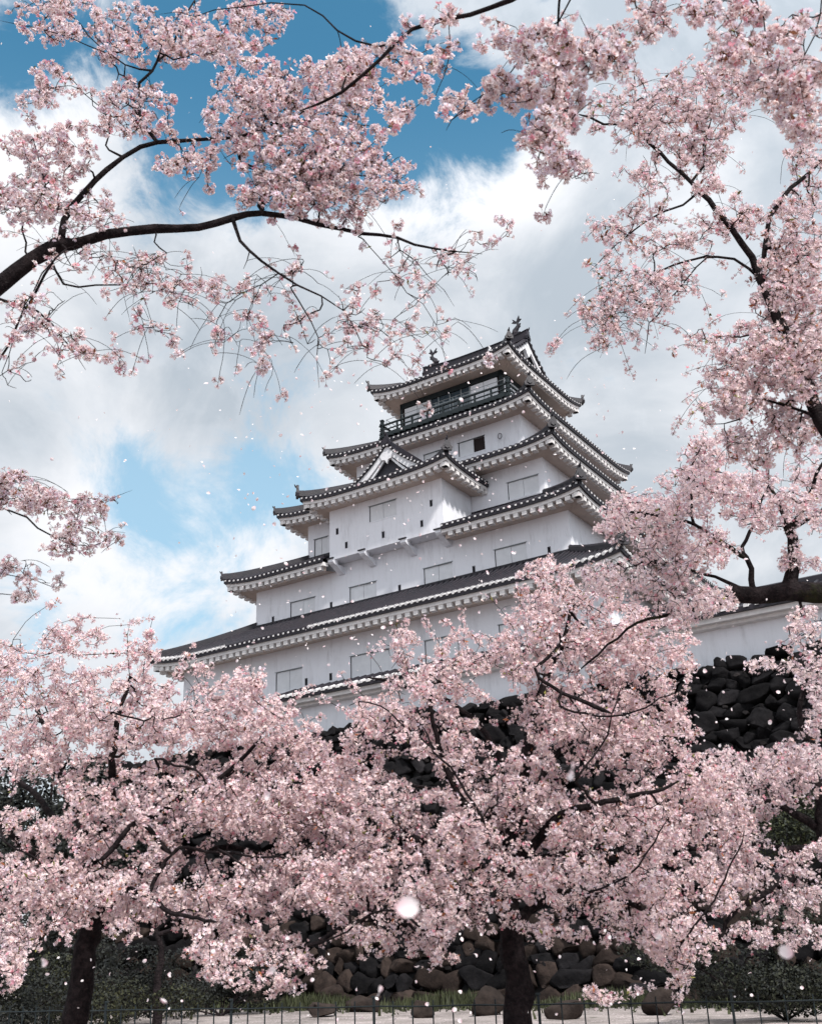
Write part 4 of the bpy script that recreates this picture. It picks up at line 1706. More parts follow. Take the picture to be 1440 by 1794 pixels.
T.limb(lp(D, (860, 1530), (760, 1480, 14.5), (660, 1460, 14.5), (600, 1430, 14.5)), rp(18, D), rp(4, D), n_f - 6)
T.limb(lp(D, (950, 1580), (1030, 1560, 14.3), (1120, 1590, 14), (1180, 1640, 13.8)), rp(20, D), rp(5, D), n_f - 9)
T.limb(lp(D, (960, 1500), (1070, 1500, 15.6), (1160, 1480, 16), (1240, 1490, 16)), rp(18, D), rp(5, D), n_f - 5)
T.limb(lp(D, (850, 1400, 16), (740, 1380, 17), (640, 1330, 17)), rp(16, D), rp(4, D), n_f - 2)
T.limb(lp(13.4, (850, 1450), (820, 1390), (790, 1350), (760, 1320), (740, 1270)), rp(6.8, D), rp(2.8, D))
T.limb(lp(13.6, (760, 1315), (700, 1260), (670, 1238), (610, 1235)), rp(3.7, D), rp(1.8, D))
T.limb(lp(13.6, (1010, 1370), (1040, 1330), (1065, 1290), (1090, 1200)), rp(5.0, D), rp(2.1, D))
T.limb(lp(13.6, (945, 1190), (955, 1160), (990, 1130), (985, 1110)), rp(7.4, D), rp(4.9, D))
T.limb(lp(13.4, (1040, 1560), (1100, 1530), (1130, 1490), (1165, 1440)), rp(5.0, D), rp(2.1, D))
T.limb(lp(13.2, (1190, 1660), (1250, 1580), (1280, 1510), (1300, 1460)), rp(4.3, D), rp(2.1, D))
T.limb(lp(13.4, (740, 1640), (690, 1600), (650, 1605), (610, 1635), (560, 1650)), rp(5.6, D), rp(2.1, D))
T.limb(lp(13.6, (980, 1240), (1050, 1250), (1130, 1240), (1190, 1215)), rp(4.3, D), rp(2.1, D))
T.seal()
for sh in ([(645, 1230), (615, 1200), (596, 1180)], [(700, 1230), (660, 1170), (640, 1140)], [(740, 1220), (705, 1140), (690, 1085)], [(620, 1250), (570, 1225), (530, 1205)], [(720, 1180), (700, 1130), (712, 1090)], [(800, 1150), (790, 1100), (775, 1085)], [(1010, 1040), (1040, 1000), (1060, 985)], [(775, 1210), (765, 1130), (735, 1080)],
           [(830, 1170), (812, 1110), (808, 1072)], [(900, 1120), (868, 1060), (852, 1045)], [(960, 1080), (950, 1030), (945, 990)], [(985, 1060), (1000, 1010), (1004, 985)], [(1060, 1080), (1062, 1030), (1085, 990)]):
    T.limb(lp(14.3, *sh), .007, .003)
holes = [(585, 1215, 46, 34), (870, 1285, 50, 20), (720, 1345, 36, 20), (690, 1305, 30, 10), (835, 1190, 30, 14), (760, 1420, 30, 12), (1010, 1375, 20, 16), (820, 1660, 40, 22), (870, 1205, 22, 26), (1265, 1230, 66, 66)]
att = in_blobs([(650, 1250, 60, 28, 14.3, .9, 30), (740, 1210, 80, 70, 14.3, 1.1, 130), (850, 1170, 90, 70, 14.5, 1.2, 120), (960, 1130, 100, 110, 14.7, 1.2, 260), (1060, 1110, 90, 110, 15, 1.3, 220), (1140, 1150, 90, 90, 15.3, 1.2, 190),
                (700, 1290, 120, 50, 14.4, 1.2, 110), (850, 1320, 140, 60, 14.6, 1.5, 150), (1020, 1270, 130, 90, 15, 1.5, 270), (1140, 1300, 90, 100, 15.5, 1.3, 170),
                (640, 1410, 110, 80, 14.5, 1.4, 200), (790, 1450, 130, 70, 14.5, 1.4, 230), (960, 1450, 130, 80, 15, 1.4, 220), (1110, 1450, 130, 80, 14.8, 1.4, 280), (1230, 1440, 90, 90, 15.5, 1.2, 130),
                (600, 1540, 110, 70, 14.2, 1.2, 170), (740, 1570, 120, 80, 14.2, 1.2, 220), (850, 1590, 60, 60, 14.2, 1, 70), (1000, 1550, 90, 55, 14.4, 1.1, 120), (1120, 1570, 120, 65, 14.2, 1.2, 190), (1190, 1640, 80, 60, 13.8, .9, 90), (1190, 1700, 28, 34, 13.6, .4, 16),
                (760, 1660, 60, 36, 13.8, .7, 34), (950, 1630, 50, 30, 14, .7, 26), (520, 1680, 60, 26, 13.6, .5, 20), (640, 1640, 60, 40, 13.8, .6, 34), (1060, 1745, 45, 14, 13.2, .3, 14), (1190, 1735, 30, 30, 13.4, .3, 12), (960, 1040, 60, 70, 14.7, .9, 60), (700, 1130, 40, 30, 14.2, .5, 24), (890, 1530, 70, 60, 13.9, .4, 60), (900, 1400, 80, 50, 14.2, .5, 60), (1230, 1370, 70, 50, 15, .8, 70), (560, 1440, 90, 60, 14.6, 1, 80), (940, 1370, 90, 50, 15.6, .8, 60), (820, 1380, 80, 50, 15.5, .8, 50), (1240, 1560, 60, 60, 14.4, .8, 60), (1060, 1620, 90, 40, 14, .6, 50), (700, 1500, 90, 60, 14.4, .8, 60), (1200, 1250, 40, 60, 15.4, .6, 40), (650, 1600, 90, 50, 14, .6, 50), (760, 1640, 60, 40, 13.8, .5, 30), (640, 1350, 90, 36, 15.5, .8, 50)], T.rng, holes, 1.5)
T.grow(att, rise=.06)
finish(T, root, 'large cherry tree with thick dark trunk standing in front of the castle keep', False, .040, .012, 5.0, .057, .056, tipboost=1, warm=.5, leafp=.16, r0=.0042, rmin=.004)

# -- right middle tree, trunk outside the frame
T = Tree(55)
D = 10.5
base_ = P(1640, 2060, D)
root = G(base_[0], base_[1])
T.limb([root] + lp(D, (1630, 1900), (1600, 1600), (1575, 1350), (1545, 1180), (1510, 1080)), rp(90, D), rp(52, D))
n0 = len(T.p) - 1
T.limb(lp(D, (1470, 1045), (1430, 1036), (1380, 1033), (1325, 1034), (1276, 1029)), rp(44, D), rp(30, D), n0)
n1 = len(T.p) - 1
T.limb(lp(D, (1388, 1000), (1391, 960), (1386, 930)), rp(28, D), rp(18, D))
n2 = len(T.p) - 1
T.limb(lp(D, (1402, 890, 10.3), (1425, 850, 10.2), (1445, 800, 10)), rp(12, D), rp(5, D), n2)
T.limb(lp(D, (1360, 880, 10.7), (1340, 840, 10.8), (1310, 800, 10.9)), rp(10, D), rp(3, D), n2)
T.limb(lp(D, (1430, 900, 10.8), (1450, 850, 10.9)), rp(9, D), rp(4, D), n2)
T.limb(lp(D, (1319, 1010), (1312, 980), (1270, 945, 10.3), (1214, 912, 10.2), (1150, 905, 10.1), (1100, 900, 10)), rp(12, D), rp(3.5, D))
T.limb(lp(D, (1300, 960, 10.6), (1320, 920, 10.7), (1345, 860, 10.8), (1355, 800, 10.8)), rp(8, D), rp(3, D))
T.limb(lp(D, (1250, 1010), (1190, 985, 10.4), (1130, 980, 10.3)), rp(9, D), rp(3, D), n1 - 2)
T.limb(lp(D, (1270, 1060, 10.4), (1200, 1075, 10.2), (1120, 1100, 10.1), (1010, 1175, 10.1)), rp(9, D), rp(3, D), n1 - 1)
T.limb(lp(D, (1214, 880, 10.2), (1212, 820, 10.2), (1230, 780, 10.2)), rp(6, D), rp(2.5, D))
T.seal()
holes = [(1300, 1100, 80, 36), (1340, 1250, 90, 60), (1350, 960, 26, 26), (1330, 1060, 40, 20)]
att = in_blobs([(1230, 850, 90, 60, 10.3, .8, 150), (1130, 900, 80, 45, 10.1, .7, 130), (1080, 925, 40, 26, 10, .4, 36), (1190, 960, 110, 45, 10.2, .8, 170), (1120, 1010, 110, 45, 10.2, .8, 130), (1220, 1060, 80, 40, 10.2, .7, 90),
                (1330, 880, 80, 60, 10.5, .8, 110), (1420, 860, 60, 90, 10.4, .8, 90), (1240, 790, 40, 40, 10.2, .5, 36), (1420, 1110, 60, 50, 10.2, .6, 60), (1420, 1170, 50, 30, 10, .5, 40), (1355, 1165, 50, 12, 9.8, .3, 26), (1400, 980, 50, 30, 10.6, .6, 24)], T.rng, holes, 1.5)
T.grow(att, rise=.02, sub=.08)
finish(T, root, 'cherry tree at the right edge with a thick mossy horizontal branch', False, .036, .010, 5.0, .048, .045, tipboost=1, bark=M_MOSSBARK, leafp=.06, pinkness=.28, r0=.003, rmin=.003)

# -- right upper tree
T = Tree(77)
D = 7.6
base_ = P(1700, 2250, D)
root = G(base_[0], base_[1])
T.limb([root] + lp(D, (1690, 2000), (1640, 1500), (1570, 1050), (1500, 830), (1440, 735)), rp(110, D), rp(30, D))
n0 = len(T.p) - 1
T.limb(lp(D, (1415, 680), (1385, 600), (1350, 540), (1333, 480)), rp(26, D), rp(18, D), n0)
n1 = len(T.p) - 1
T.limb(lp(D, (1305, 425), (1268, 385), (1228, 340), (1180, 287), (1125, 245), (1085, 222), (1008, 196)), rp(15, D), rp(4, D), n1, wob=.02)
T.limb(lp(D, (1345, 405), (1385, 335), (1440, 283), (1500, 220)), rp(11, D), rp(8, D), n1)
T.limb(lp(D, (1228, 300), (1230, 250), (1242, 180)), rp(6, D), rp(2.5, D))
T.limb(lp(D, (1190, 358), (1130, 385), (1080, 430), (1030, 478)), rp(6, D), rp(1.8, D))
T.limb(lp(D, (1290, 447), (1200, 452), (1140, 490), (1085, 550), (1055, 610)), rp(7, D), rp(2, D), n1)
T.limb(lp(D, (1240, 450, 7.4), (1205, 490, 7.4), (1150, 560, 7.4), (1140, 620, 7.4)), rp(4, D), rp(1.6, D))
T.limb(lp(D, (1320, 585, 7.5), (1260, 585, 7.4), (1215, 590, 7.4)), rp(6, D), rp(2, D))
T.limb(lp(D, (1115, 200), (1112, 130), (1120, 60)), rp(4.5, D), rp(2, D))
T.limb(lp(D, (1430, 640, 7.8), (1470, 560, 8), (1490, 450, 8)), rp(12, D), rp(6, D), n0)
T.limb(lp(D, (1330, 700, 7.6), (1290, 730, 7.6), (1240, 745, 7.6)), rp(7, D), rp(2, D), n0)
T.seal()
holes = [(1180, 640, 60, 40), (1290, 300, 30, 24)]
att = in_blobs([(1380, 500, 70, 90, 7.7, .5, 200), (1400, 620, 70, 90, 7.6, .5, 220), (1330, 620, 90, 60, 7.6, .5, 110), (1290, 690, 80, 50, 7.6, .4, 80), (1400, 740, 60, 60, 7.8, .4, 80), (1330, 780, 80, 40, 7.8, .4, 50),
                (1200, 200, 110, 90, 7.6, .5, 150), (1110, 200, 90, 60, 7.6, .4, 70), (1260, 150, 80, 60, 7.7, .4, 70), (1240, 290, 60, 70, 7.6, .4, 50), (1060, 560, 45, 60, 7.4, .3, 70), (1110, 520, 60, 50, 7.4, .3, 60), (1180, 500, 60, 50, 7.4, .3, 40),
                (1100, 420, 80, 50, 7.5, .3, 40), (1200, 410, 80, 50, 7.6, .3, 36), (1400, 390, 60, 70, 7.7, .4, 70), (1300, 380, 60, 50, 7.6, .4, 30), (1420, 280, 50, 60, 7.8, .4, 40), (1230, 600, 50, 30, 7.4, .3, 24), (1130, 320, 50, 50, 7.5, .3, 26), (1060, 470, 40, 20, 7.4, .2, 10)], T.rng, holes, 1.5)
T.grow(att, droop=.02, sub=.06, bend=.08)
T.wisps(300, .45, r=.002)
finish(T, root, 'cherry tree reaching in from the upper right with long bare forking limbs', False, .040, .0075, 4.4, .040, .041, tipboost=1, leafp=.2, frac=1.0, clump=False, pinkness=.38, stalk=True, r0=.0028, rmin=.002, thin=lambda q: (lambda c: .72 if c[0] < 1250 and c[1] > 330 else 1)(px_of(q)))

# -- lower right tree behind
T = Tree(91)
D = 17.5
base_ = P(1520, 1900, D)
root = G(base_[0], base_[1])
T.limb([root] + lp(D, (1515, 1750), (1480, 1600), (1450, 1480), (1440, 1400)), rp(60, D), rp(26, D))
n_f = len(T.p) - 1
T.limb(lp(D, (1420, 1320), (1400, 1250), (1420, 1180)), rp(20, D), rp(5, D), n_f)
T.limb(lp(D, (1400, 1430), (1330, 1400, 17), (1270, 1380, 16.8)), rp(18, D), rp(4, D), n_f - 4)
T.limb(lp(D, (1420, 1540), (1350, 1560, 16.6), (1290, 1600, 16.4), (1250, 1660, 16.2)), rp(18, D), rp(5, D), n_f - 8)
T.limb(lp(D, (1380, 1490), (1320, 1480, 17), (1240, 1510, 16.8)), rp(14, D), rp(4, D), n_f - 6)
T.seal()
holes = [(1330, 1240, 90, 70), (1400, 1450, 50, 40), (1300, 1300, 24, 20)]
att = in_blobs([(1420, 1220, 50, 90, 17, 1, 90), (1350, 1340, 120, 50, 17, 1.2, 230), (1280, 1400, 70, 60, 16.8, 1, 110), (1420, 1370, 50, 60, 17.4, 1, 70), (1280, 1540, 70, 70, 16.6, 1, 110), (1370, 1560, 90, 60, 16.8, 1, 120), (1330, 1640, 60, 30, 16.4, .8, 30), (1400, 1640, 50, 30, 16.8, .8, 20), (1400, 1480, 60, 40, 17, .8, 60), (1300, 1470, 60, 50, 16.8, .8, 60), (1350, 1420, 70, 40, 17, .8, 60)], T.rng, holes, 1.5)
T.grow(att, rise=.04)
finish(T, root, 'cherry tree at the lower right behind the fence with pale lilac pink blossom', False, .048, .012, 5.0, .06, .062, tipboost=1, leafp=.05, pinkness=.3, pale=.93, r0=.0042, rmin=.004)

# -- small young tree by the wall
T = Tree(101)
D = 34.0
root = G(P(276, 1775, D)[0], P(276, 1775, D)[1])
root[2] = 0
T.limb([root] + lp(D, (277, 1720), (283, 1680), (275, 1640), (262, 1600)), rp(16, D), rp(6, D))
T.limb(lp(D, (300, 1630), (320, 1590), (340, 1540)), rp(8, D), rp(3, D))
T.seal()
att = in_blobs([(270, 1560, 90, 60, 34, 1.5, 60), (330, 1560, 70, 50, 34, 1.5, 40)], T.rng, (), 1.2)
T.grow(att, rise=.04, sub=.2)
finish(T, root, 'slender young cherry tree standing behind the fence near the stone wall', False, .10, .03, 5, .10, .085, tipboost=1)

# -- upper left tree, near
T = Tree(140)
D = 5.2
base_ = P(-560, 2480, D)
root = G(base_[0], base_[1])
T.limb([root] + lp(D, (-540, 2200), (-460, 1600), (-380, 1150), (-260, 800), (-140, 610)), rp(150, D), rp(66, D))
n0 = len(T.p) - 1
T.limb(lp(D, (-60, 545), (0, 498), (55, 458), (108, 425)), rp(37, D), rp(34, D), n0, wob=.007)
n1 = len(T.p) - 1
T.limb(lp(D, (150, 421), (230, 402), (310, 396), (380, 386), (430, 376), (490, 381), (560, 391), (640, 406), (700, 415), (760, 432), (840, 442)), rp(25, D), rp(3, D), n1, wob=.008)
T.limb(lp(D, (113, 385), (150, 335), (190, 298), (250, 258), (305, 248), (370, 245)), rp(16, D), rp(8, D), n1, wob=.004)
T.limb(lp(D, (252, 205), (249, 150), (268, 122), (300, 60, 5.3), (340, 0, 5.4)), rp(9, D), rp(4, D))
T.limb(lp(D, (215, 110), (150, 75), (80, 50), (0, 45)), rp(5, D), rp(2, D))
T.limb(lp(D, (210, 130, 5.3), (120, 30, 5.4), (90, -20, 5.4)), rp(4, D), rp(2, D))
T.limb(lp(D, (440, 225, 5.1), (520, 200, 5.1), (600, 200, 5.2)), rp(8, D), rp(3, D))
T.limb(lp(D, (420, 280, 5.1), (480, 310, 5), (540, 300, 5)), rp(7, D), rp(3, D))
T.limb(lp(D, (462, 352), (500, 325, 5.1), (560, 335, 5.2), (620, 350, 5.2)), rp(17, D), rp(3, D), wob=.004)
T.limb(lp(D, (480, 310, 5.1), (490, 270, 5.1), (520, 230, 5.2)), rp(6, D), rp(3, D))
T.limb(lp(D, (183, 250), (190, 200), (130, 130)), rp(5, D), rp(2, D))
T.limb(lp(D, (420, 424, 5.1), (460, 460, 5.05), (520, 500, 5), (600, 540, 5), (635, 600, 5)), rp(9, D), rp(2, D), wob=.004)
T.limb(lp(D, (500, 510, 4.9), (520, 530, 4.9), (560, 600, 4.9), (555, 680, 4.9)), rp(4, D), rp(1.2, D))
T.limb(lp(D, (420, 515, 5), (380, 560, 5), (375, 620, 5)), rp(3, D), rp(1.2, D))
T.limb(lp(D, (110, 492), (180, 500), (260, 492), (330, 500)), rp(6, D), rp(2, D))
T.limb(lp(D, (0, 535), (60, 560), (100, 600), (150, 650)), rp(8, D), rp(1.6, D))
T.limb(lp(D, (45, 430), (40, 380), (90, 320), (60, 240)), rp(5, D), rp(2, D))
T.limb(lp(D, (640, 420, 5.1), (690, 480, 5), (740, 540, 5), (760, 590, 5)), rp(3, D), rp(1.2, D))
T.limb(lp(D, (700, 430, 5.2), (760, 480, 5.2), (800, 540, 5.2)), rp(3, D), rp(1.2, D))
T.limb(lp(D, (110, 440, 5), (60, 470, 4.9), (10, 560, 4.8), (-10, 640, 4.8)), rp(5, D), rp(1.6, D), n1)
# lower side limbs of the same trunk
m = T.limb(lp(5.6, (-300, 940), (-150, 900), (0, 908), (60, 935), (120, 953)), rp(10, D), rp(3, D))
T.limb(lp(5.6, (150, 955), (185, 950), (210, 935)), rp(2.5, D), rp(1.2, D))
T.limb(lp(5.6, (0, 870), (90, 862), (160, 880), (205, 875), (252, 865)), rp(5, D), rp(1.2, D), m - 12)
T.limb(lp(5.7, (-200, 1010), (0, 1000), (60, 1010), (110, 1020)), rp(6, D), rp(1.4, D), m - 22)
T.limb(lp(5.7, (-100, 1030), (0, 1040), (40, 1045)), rp(4, D), rp(1.4, D))
T.seal()
holes = [(560, 70, 60, 30), (360, 130, 20, 40), (300, 330, 60, 25), (20, 140, 40, 30), (80, 200, 24, 20)]
att = in_blobs([(560, 210, 130, 120, 5.1, .35, 238), (440, 190, 90, 110, 5.1, .35, 150), (620, 310, 110, 70, 5.1, .3, 112), (520, 330, 110, 50, 5.1, .3, 100), (230, 60, 90, 60, 5.3, .3, 62), (100, 30, 90, 50, 5.4, .3, 50), (230, 190, 90, 60, 5.2, .3, 69),
                (340, 60, 90, 60, 5.3, .3, 58), (450, 40, 70, 50, 5.3, .3, 45), (620, 120, 70, 60, 5.3, .3, 50), (70, 160, 60, 60, 5.2, .3, 25), (90, 260, 90, 60, 5.2, .3, 50), (60, 350, 70, 50, 5.2, .3, 34), (150, 370, 60, 40, 5.2, .2, 26), (330, 290, 70, 50, 5.2, .3, 45),
                (250, 460, 110, 40, 5.2, .3, 36), (130, 450, 70, 40, 5.1, .2, 14), (300, 500, 90, 40, 5.1, .2, 22), (400, 500, 70, 50, 5, .2, 14), (260, 560, 60, 30, 5, .2, 8), (70, 560, 70, 50, 4.9, .2, 22), (110, 620, 60, 40, 4.9, .2, 16), (30, 660, 50, 40, 4.9, .2, 9), (210, 630, 20, 30, 5, .1, 3),
                (460, 560, 70, 60, 5, .2, 14), (560, 590, 90, 60, 5, .2, 16), (650, 560, 80, 70, 5, .25, 19), (760, 560, 70, 50, 5, .2, 14), (690, 640, 30, 30, 5, .1, 4), (800, 460, 60, 50, 5.2, .2, 12), (720, 460, 80, 50, 5.2, .2, 14), (880, 400, 20, 20, 5.2, .1, 3), (520, 470, 60, 40, 5, .2, 8), (460, 640, 30, 20, 5, .1, 3), (400, 590, 20, 40, 5, .1, 4),
                (40, 870, 60, 36, 5.6, .25, 46), (130, 900, 60, 36, 5.6, .2, 26), (170, 880, 40, 14, 5.6, .1, 14), (110, 955, 40, 20, 5.6, .1, 14), (190, 945, 20, 14, 5.6, .1, 6), (20, 840, 40, 20, 5.6, .2, 12), (30, 1000, 40, 20, 5.7, .2, 10), (40, 1045, 30, 12, 5.7, .1, 8), (100, 1020, 14, 8, 5.7, .1, 2)], T.rng, holes, 1.5)
T.grow(att, droop=.03, sub=.05, bend=.14)
T.wisps(360, .30, lambda q: q[2] < P(0, 330, 5.1)[2] and q[2] > P(0, 760, 5.1)[2])
T.wisps(60, .22, lambda q: q[2] >= P(0, 330, 5.1)[2])
T.wisps(30, .2, lambda q: q[2] < P(0, 800, 5.6)[2])
finish(T, root, 'near cherry tree arching over the upper left on a thick dark bough', True, .047, .0055, 4.2, .034, .036, droop=.12, tipboost=1, stalk=True, leafp=.4, rmin=.0016, r0=.0026, pinkness=.36, warm=.1, clump=False, thin=lambda q: (lambda c: .95 if c[1] < 400 else (.42 if c[1] < 780 else .8))(px_of(q)))

# -- overhead boughs of a tree just behind the camera
T = Tree(160)
D = 3.6
root = np.array([2.1, -1.9, -.05])
T.limb([root, np.array([2.0, -1.6, 1.2]), np.array([1.7, -.9, 2.7]), np.array([1.3, .2, 4.0]), P(1010, -260, 2.8)], .15, .05)
n0 = len(T.p) - 1
T.limb(lp(D, (960, -60, 3.2), (895, -2, 3.5), (820, 26), (720, 50), (668, 98), (600, 160, 3.7), (525, 192, 3.8)), rp(16, D), rp(6, D), n0, wob=.003)
T.limb(lp(D, (985, -60, 3.1), (974, 60, 3.3), (969, 130, 3.3), (975, 200, 3.3), (980, 255, 3.3)), rp(8, D), rp(3, D), n0, wob=.003)
T.limb(lp(D, (1020, -20, 3.2), (965, 55, 3.3), (900, 130, 3.4), (835, 195, 3.4), (800, 230, 3.4)), rp(5, D), rp(2, D), n0)
T.limb(lp(D, (620, 75, 3.7), (530, 5, 3.8), (420, 8, 3.9), (330, 18, 4), (270, 30, 4)), rp(6, D), rp(2, D))
T.limb(lp(D, (1090, -60, 3.1), (1120, 30, 3.2), (1140, 60, 3.2)), rp(5, D), rp(2, D), n0)
T.limb(lp(D, (1250, -120, 3), (1290, -20, 3.1), (1310, 60, 3.1), (1300, 130, 3.1)), rp(7, D), rp(2.4, D), n0)
T.limb(lp(D, (1390, -100, 3), (1440, 20, 3.1), (1410, 110, 3.1), (1390, 190, 3.1)), rp(6, D), rp(2, D), n0)
T.limb(lp(D, (790, 20, 3.5), (800, 80, 3.5), (775, 150, 3.5)), rp(4, D), rp(1.6, D))
T.seal()
att = in_blobs([(985, 110, 90, 90, 3.3, .25, 46), (960, 230, 60, 70, 3.3, .2, 34), (1000, 290, 40, 30, 3.3, .1, 12), (810, 180, 40, 30, 3.4, .12, 10), (880, 170, 50, 50, 3.4, .15, 14), (1080, 90, 60, 50, 3.2, .15, 22), (1140, 40, 50, 50, 3.2, .15, 16), (890, 60, 60, 40, 3.4, .15, 12),
                (1290, 60, 60, 80, 3.1, .15, 28), (1400, 110, 60, 110, 3.1, .2, 46), (1410, 210, 50, 40, 3.1, .15, 16), (1340, 150, 40, 30, 3.1, .1, 8), (700, 110, 60, 60, 3.7, .15, 12), (760, 30, 60, 30, 3.6, .15, 6), (600, 120, 70, 40, 3.8, .15, 10), (760, 100, 30, 40, 3.5, .1, 5), (370, 60, 100, 40, 4, .2, 14), (1240, 20, 40, 20, 3.1, .1, 5), (700, 200, 30, 30, 3.6, .1, 5)], T.rng, (), 1.4)
T.grow(att, droop=.03, sub=.04, bend=.14)
T.wisps(40, .2)
finish(T, root, 'overhead cherry boughs hanging nearest the viewer along the top edge', True, .032, .0042, 4.6, .032, .035, droop=.25, tipboost=1, stalk=True, leafp=.3, rmin=.0014, pinkness=.3, warm=.2, clump=False)
# ------------------------------------------------------------------ fence
fence = empty('picket_fence', (0, 0, 0))
tag(fence, 'low dark metal picket fence with two rails running along the bottom', 'fence')
# line on the ground: farther on the left, nearer on the right
A0, A1 = np.array([-13.0, 27.0]), np.array([9.0, 15.2])
L = np.linalg.norm(A1 - A0)
u = (A1 - A0) / L
n = 64
rf = np.random.default_rng(8)
for i in range(n + 1):
    c = A0 + u * L * i / n
    mb = MB()
    thick = i % 8 == 3
    r = .026 if thick else .013
    ln = rf.normal(scale=.006, size=2)
    h = .98 if thick else .93
    mb.sweep([[(c[0] + math.cos(a) * r + ln[0] * t, c[1] + math.sin(a) * r + ln[1] * t, t * h) for a in (0.4, 1.97, 3.54, 5.11)] for t in (0, 1)], 0)
    if thick:
        mb.box(c[0] - .036, c[0] + .036, c[1] - .036, c[1] + .036, h, h + .03, 0)
    mb.build('post' if thick else 'picket', [M_DARKWOOD], fence)
for z in (.84, .34):
    mb = MB()
    pts = []
    for i in range(n + 1):
        c = A0 + u * L * i / n
        pts.append((c[0], c[1] - .02, z + .006 * math.sin(i * 1.3)))
    mb.tube(pts, .014, 6)
    mb.build('rail', [M_DARKWOOD], fence)

# ------------------------------------------------------------------ shrubs and evergreens
def leafy(name, label, cat, base, size, n, leaf, cols, seed, trunk=None, group=None, lobes=9):
    g = np.random.default_rng(seed)
    o = empty(name, tuple(base))
    tag(o, label, cat, group)
    lc = g.normal(size=(lobes, 3)) * np.array([.33, .33, .26])
    lc[:, 2] = np.abs(lc[:, 2]) + .25 + (0.25 if trunk else 0)
    li = g.integers(0, lobes, n)
    d = g.normal(size=(n, 3))
    d /= np.linalg.norm(d, axis=1, keepdims=True)
    r = g.uniform(.6, 1.0, (n, 1)) ** .5 * g.uniform(.24, .40, (lobes, 1))[li]
    p = (lc[li] + d * r * np.array([1, 1, .8])) * np.array(size)
    p[:, 2] = np.maximum(p[:, 2], .03)
    R = rot_from(d + g.normal(size=(n, 3)) * .6, g)
    t = np.array([(0, -.5, 0), (.3, 0, .06), (0, .5, 0), (-.3, 0, .06)]) * leaf
    w = np.einsum('nij,vj->nvi', R, t) * g.uniform(.6, 1.3, (n, 1, 1)) + p[:, None]
    c = np.array(cols)[g.integers(0, len(cols), n)] * g.uniform(.6, 1.4, (n, 1))
    np_mesh('crown' if trunk else 'foliage', w.reshape(-1, 3), np.arange(4 * n).reshape(-1, 4), M_LEAF, o, np.repeat(c, 4, 0))
    mb = MB()
    if trunk:
        mb.tube([(0, 0, -.1), (.05, 0, size[2] * .3), (0, .04, size[2] * .6), (.02, 0, size[2] * .9)], [trunk, trunk * .8, trunk * .5, trunk * .15], 8)
    for k in range(lobes):
        e = lc[k] * np.array(size)
        mb.tube([(0, 0, size[2] * (.3 if trunk else 0)), tuple(e * .5 + np.array([0, 0, -.05])), tuple(e)], [(trunk or .05) * .5, .03, .012], 5)
    mb.build('trunk' if trunk else 'stems', [M_BARK], o)
    return o


DG = [(.009, .011, .009), (.013, .014, .010), (.011, .013, .013)]
YG = [(.026, .027, .010), (.016, .018, .009), (.010, .012, .009)]
leafy('evergreen_tree', 'dark evergreen tree at the far left behind the cherry blossom', 'tree', (P(60, 1700, 44)[0], 44, 0), (9.5, 6, 10.2), 32000, .20, DG, 1, .2, 'evergreen trees left of the castle base')
leafy('evergreen_tree', 'second dark evergreen tree close against the left end of the stone base', 'tree', (P(-140, 1700, 47)[0], 47, 0), (9.0, 6, 9.6), 28000, .20, DG, 2, .2, 'evergreen trees left of the castle base')
leafy('shrub', 'yellow green shrub beside the leaning trunk at the lower left', 'shrub', (P(95, 1740, 31)[0], 31, 0), (3.0, 2, 2.2), 9000, .09, YG, 3, None, 'shrubs along the wall foot')
leafy('shrub', 'tall dark shrub mass beyond the fence at the left edge', 'shrub', (P(-40, 1740, 39)[0], 39, 0), (9.0, 4, 5.2), 26000, .13, DG, 9, None, 'shrubs along the wall foot')
leafy('shrub', 'dark rounded shrub at the far lower left corner', 'shrub', (P(-30, 1740, 30)[0], 30, 0), (3.2, 2.2, 2.0), 9000, .09, DG, 4, None, 'shrubs along the wall foot')
leafy('shrub', 'dark shrub between the leaning trunk and the slender young tree', 'shrub', (P(205, 1740, 36)[0], 36, 0), (3.6, 2.2, 2.5), 10000, .10, DG, 5, None, 'shrubs along the wall foot')
leafy('shrub', 'dark shrub just right of the slender young tree', 'shrub', (P(390, 1740, 40)[0], 40, 0), (4.0, 2, 2.0), 10000, .10, DG, 6, None, 'shrubs along the wall foot')
leafy('shrub', 'dark mossy shrub at the far right in front of the stone base', 'shrub', (P(1370, 1740, 27)[0], 27, 0), (4.2, 2.2, 2.2), 12000, .09, [(.016, .018, .010), (.010, .012, .010)], 7, None, 'shrubs along the wall foot')
leafy('shrub', 'green shrub clinging high on the stone base at the right', 'shrub', (P(1410, 1500, 31.5)[0], 31.5, 3.6), (3.0, 1.2, 2.6), 9000, .09, [(.028, .032, .012), (.012, .016, .010)], 8, None, 'shrubs along the wall foot')

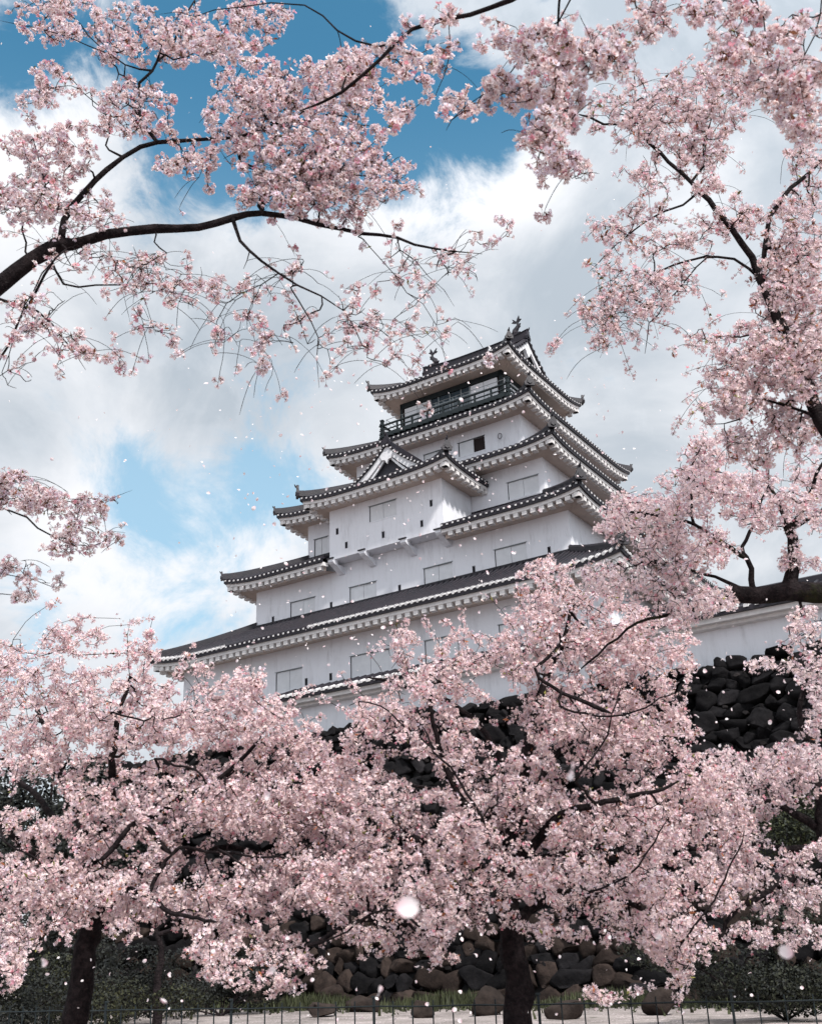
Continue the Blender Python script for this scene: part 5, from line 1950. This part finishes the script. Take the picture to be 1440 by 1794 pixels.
# ------------------------------------------------------------------ drifting petals
def petal_mesh(rng, curl):
    v = []
    nu, nv = 5, 4
    for i in range(nu + 1):
        t = i / nu
        wd = math.sin(math.pi * min(1, t * .86 + .07)) ** .8 * .42
        for j in range(nv + 1):
            q = -1 + 2 * j / nv
            notch = -.10 * (1 - abs(q)) if i == nu else 0
            v.append((q * wd, t + notch - .5, curl * (t - .5) ** 2 + .28 * wd * q * q))
    f = [(i * (nv + 1) + j, i * (nv + 1) + j + 1, (i + 1) * (nv + 1) + j + 1, (i + 1) * (nv + 1) + j) for i in range(nu) for j in range(nv)]
    me = bpy.data.meshes.new('petal')
    me.from_pydata(v, [], f)
    me.materials.append(M_PETAL)
    ca = me.color_attributes.new('tint', 'FLOAT_COLOR', 'POINT')
    for k, p in enumerate(v):
        m = min(1, (p[1] + .5) * 1.6)
        c = np.array([.80, .55, .60]) * (1 - m) + np.array([.88, .82, .83]) * m
        ca.data[k].color = (*c, 1)
    me.polygons.foreach_set('use_smooth', [True] * len(f))
    me.update()
    return me


rq = np.random.default_rng(77)
PM = [petal_mesh(rq, c) for c in (.5, .9, -.4)]


def petal(px, py, D, sz, label, group='petals drifting in the air'):
    o = bpy.data.objects.new('petal', PM[int(rq.integers(3))])
    COL.objects.link(o)
    o.location = P(px, py, D)
    o.rotation_euler = tuple(rq.uniform(0, 6.28, 3))
    o.scale = (sz,) * 3
    tag(o, label, 'petal', group)


for px, py, D, sz, lb in ((713, 1590, 1.0, .021, 'large soft white petal close to the viewer left of the central trunk'),
                          (1002, 1352, 1.15, .022, 'large soft white petal drifting before the crown of the central tree'),
                          (1378, 1668, 1.5, .020, 'soft white petal at the lower right in front of the boulders'),
                          (1152, 1640, 2.2, .016, 'small soft petal beside the lowest blossom right of the central trunk'),
                          (77, 1687, 2.0, .018, 'white petal in front of the yellow green shrub at the lower left'),
                          (665, 1738, 1.8, .020, 'white petal low over the fence left of the central trunk'),
                          (475, 1700, 2.0, .016, 'upright white petal just above the fence in the left half'),
                          (470, 1395, 2.4, .022, 'white petal over the crown of the lower left tree'),
                          (288, 1752, 2.0, .016, 'white petal at the foot of the slender young tree')):
    petal(px, py, D, sz, lb)
zones = [((400, 600, 1100, 1180), 130, 'tiny white petal drifting in front of the castle keep'),
         ((0, 1600, 1440, 1790), 60, 'tiny white petal drifting over the fence and boulders'),
         ((0, 560, 1440, 1150), 50, 'tiny white petal drifting against the cloudy sky'),
         ((1200, 1120, 1400, 1330), 26, 'tiny white petal drifting before the dark upper stone base'),
         ((560, 200, 760, 360), 8, 'tiny white petal drifting against the deep blue sky')]
for (x0, y0, x1, y1), cnt, lb in zones:
    for _ in range(cnt):
        D = float(rq.uniform(4.0, 10))
        petal(rq.uniform(x0, x1), rq.uniform(y0, y1), D, float(rq.uniform(.015, .028)) * (.5 + D / 11), lb)

# the countless smallest petals, one mass
N = 750
q_ = np.array([P(rq.uniform(-60, 1500) if k % 3 else rq.uniform(400, 1150), rq.uniform(-40, 1790) if k % 3 else rq.uniform(600, 1180), rq.uniform(6, 17)) for k in range(N)])
R_ = rot_from(rq.normal(size=(N, 3)), rq)
tv = np.array([(0, -.5, 0), (.36, -.05, .10), (.2, .45, .04), (0, .36, 0), (-.2, .45, .04), (-.36, -.05, .10)])
w_ = np.einsum('nij,vj->nvi', R_, tv) * (rq.uniform(.020, .034, (N, 1, 1)) * (q_[:, 1][:, None, None] / 11) ** .5) + q_[:, None]
tag(np_mesh('falling_petals', w_.reshape(-1, 3), np.arange(6 * N).reshape(-1, 6), M_PETAL, None, np.tile([.9, .84, .85], (6 * N, 1))),
    'countless tiny white petals blowing through the air across the view', 'petals', kind='stuff')
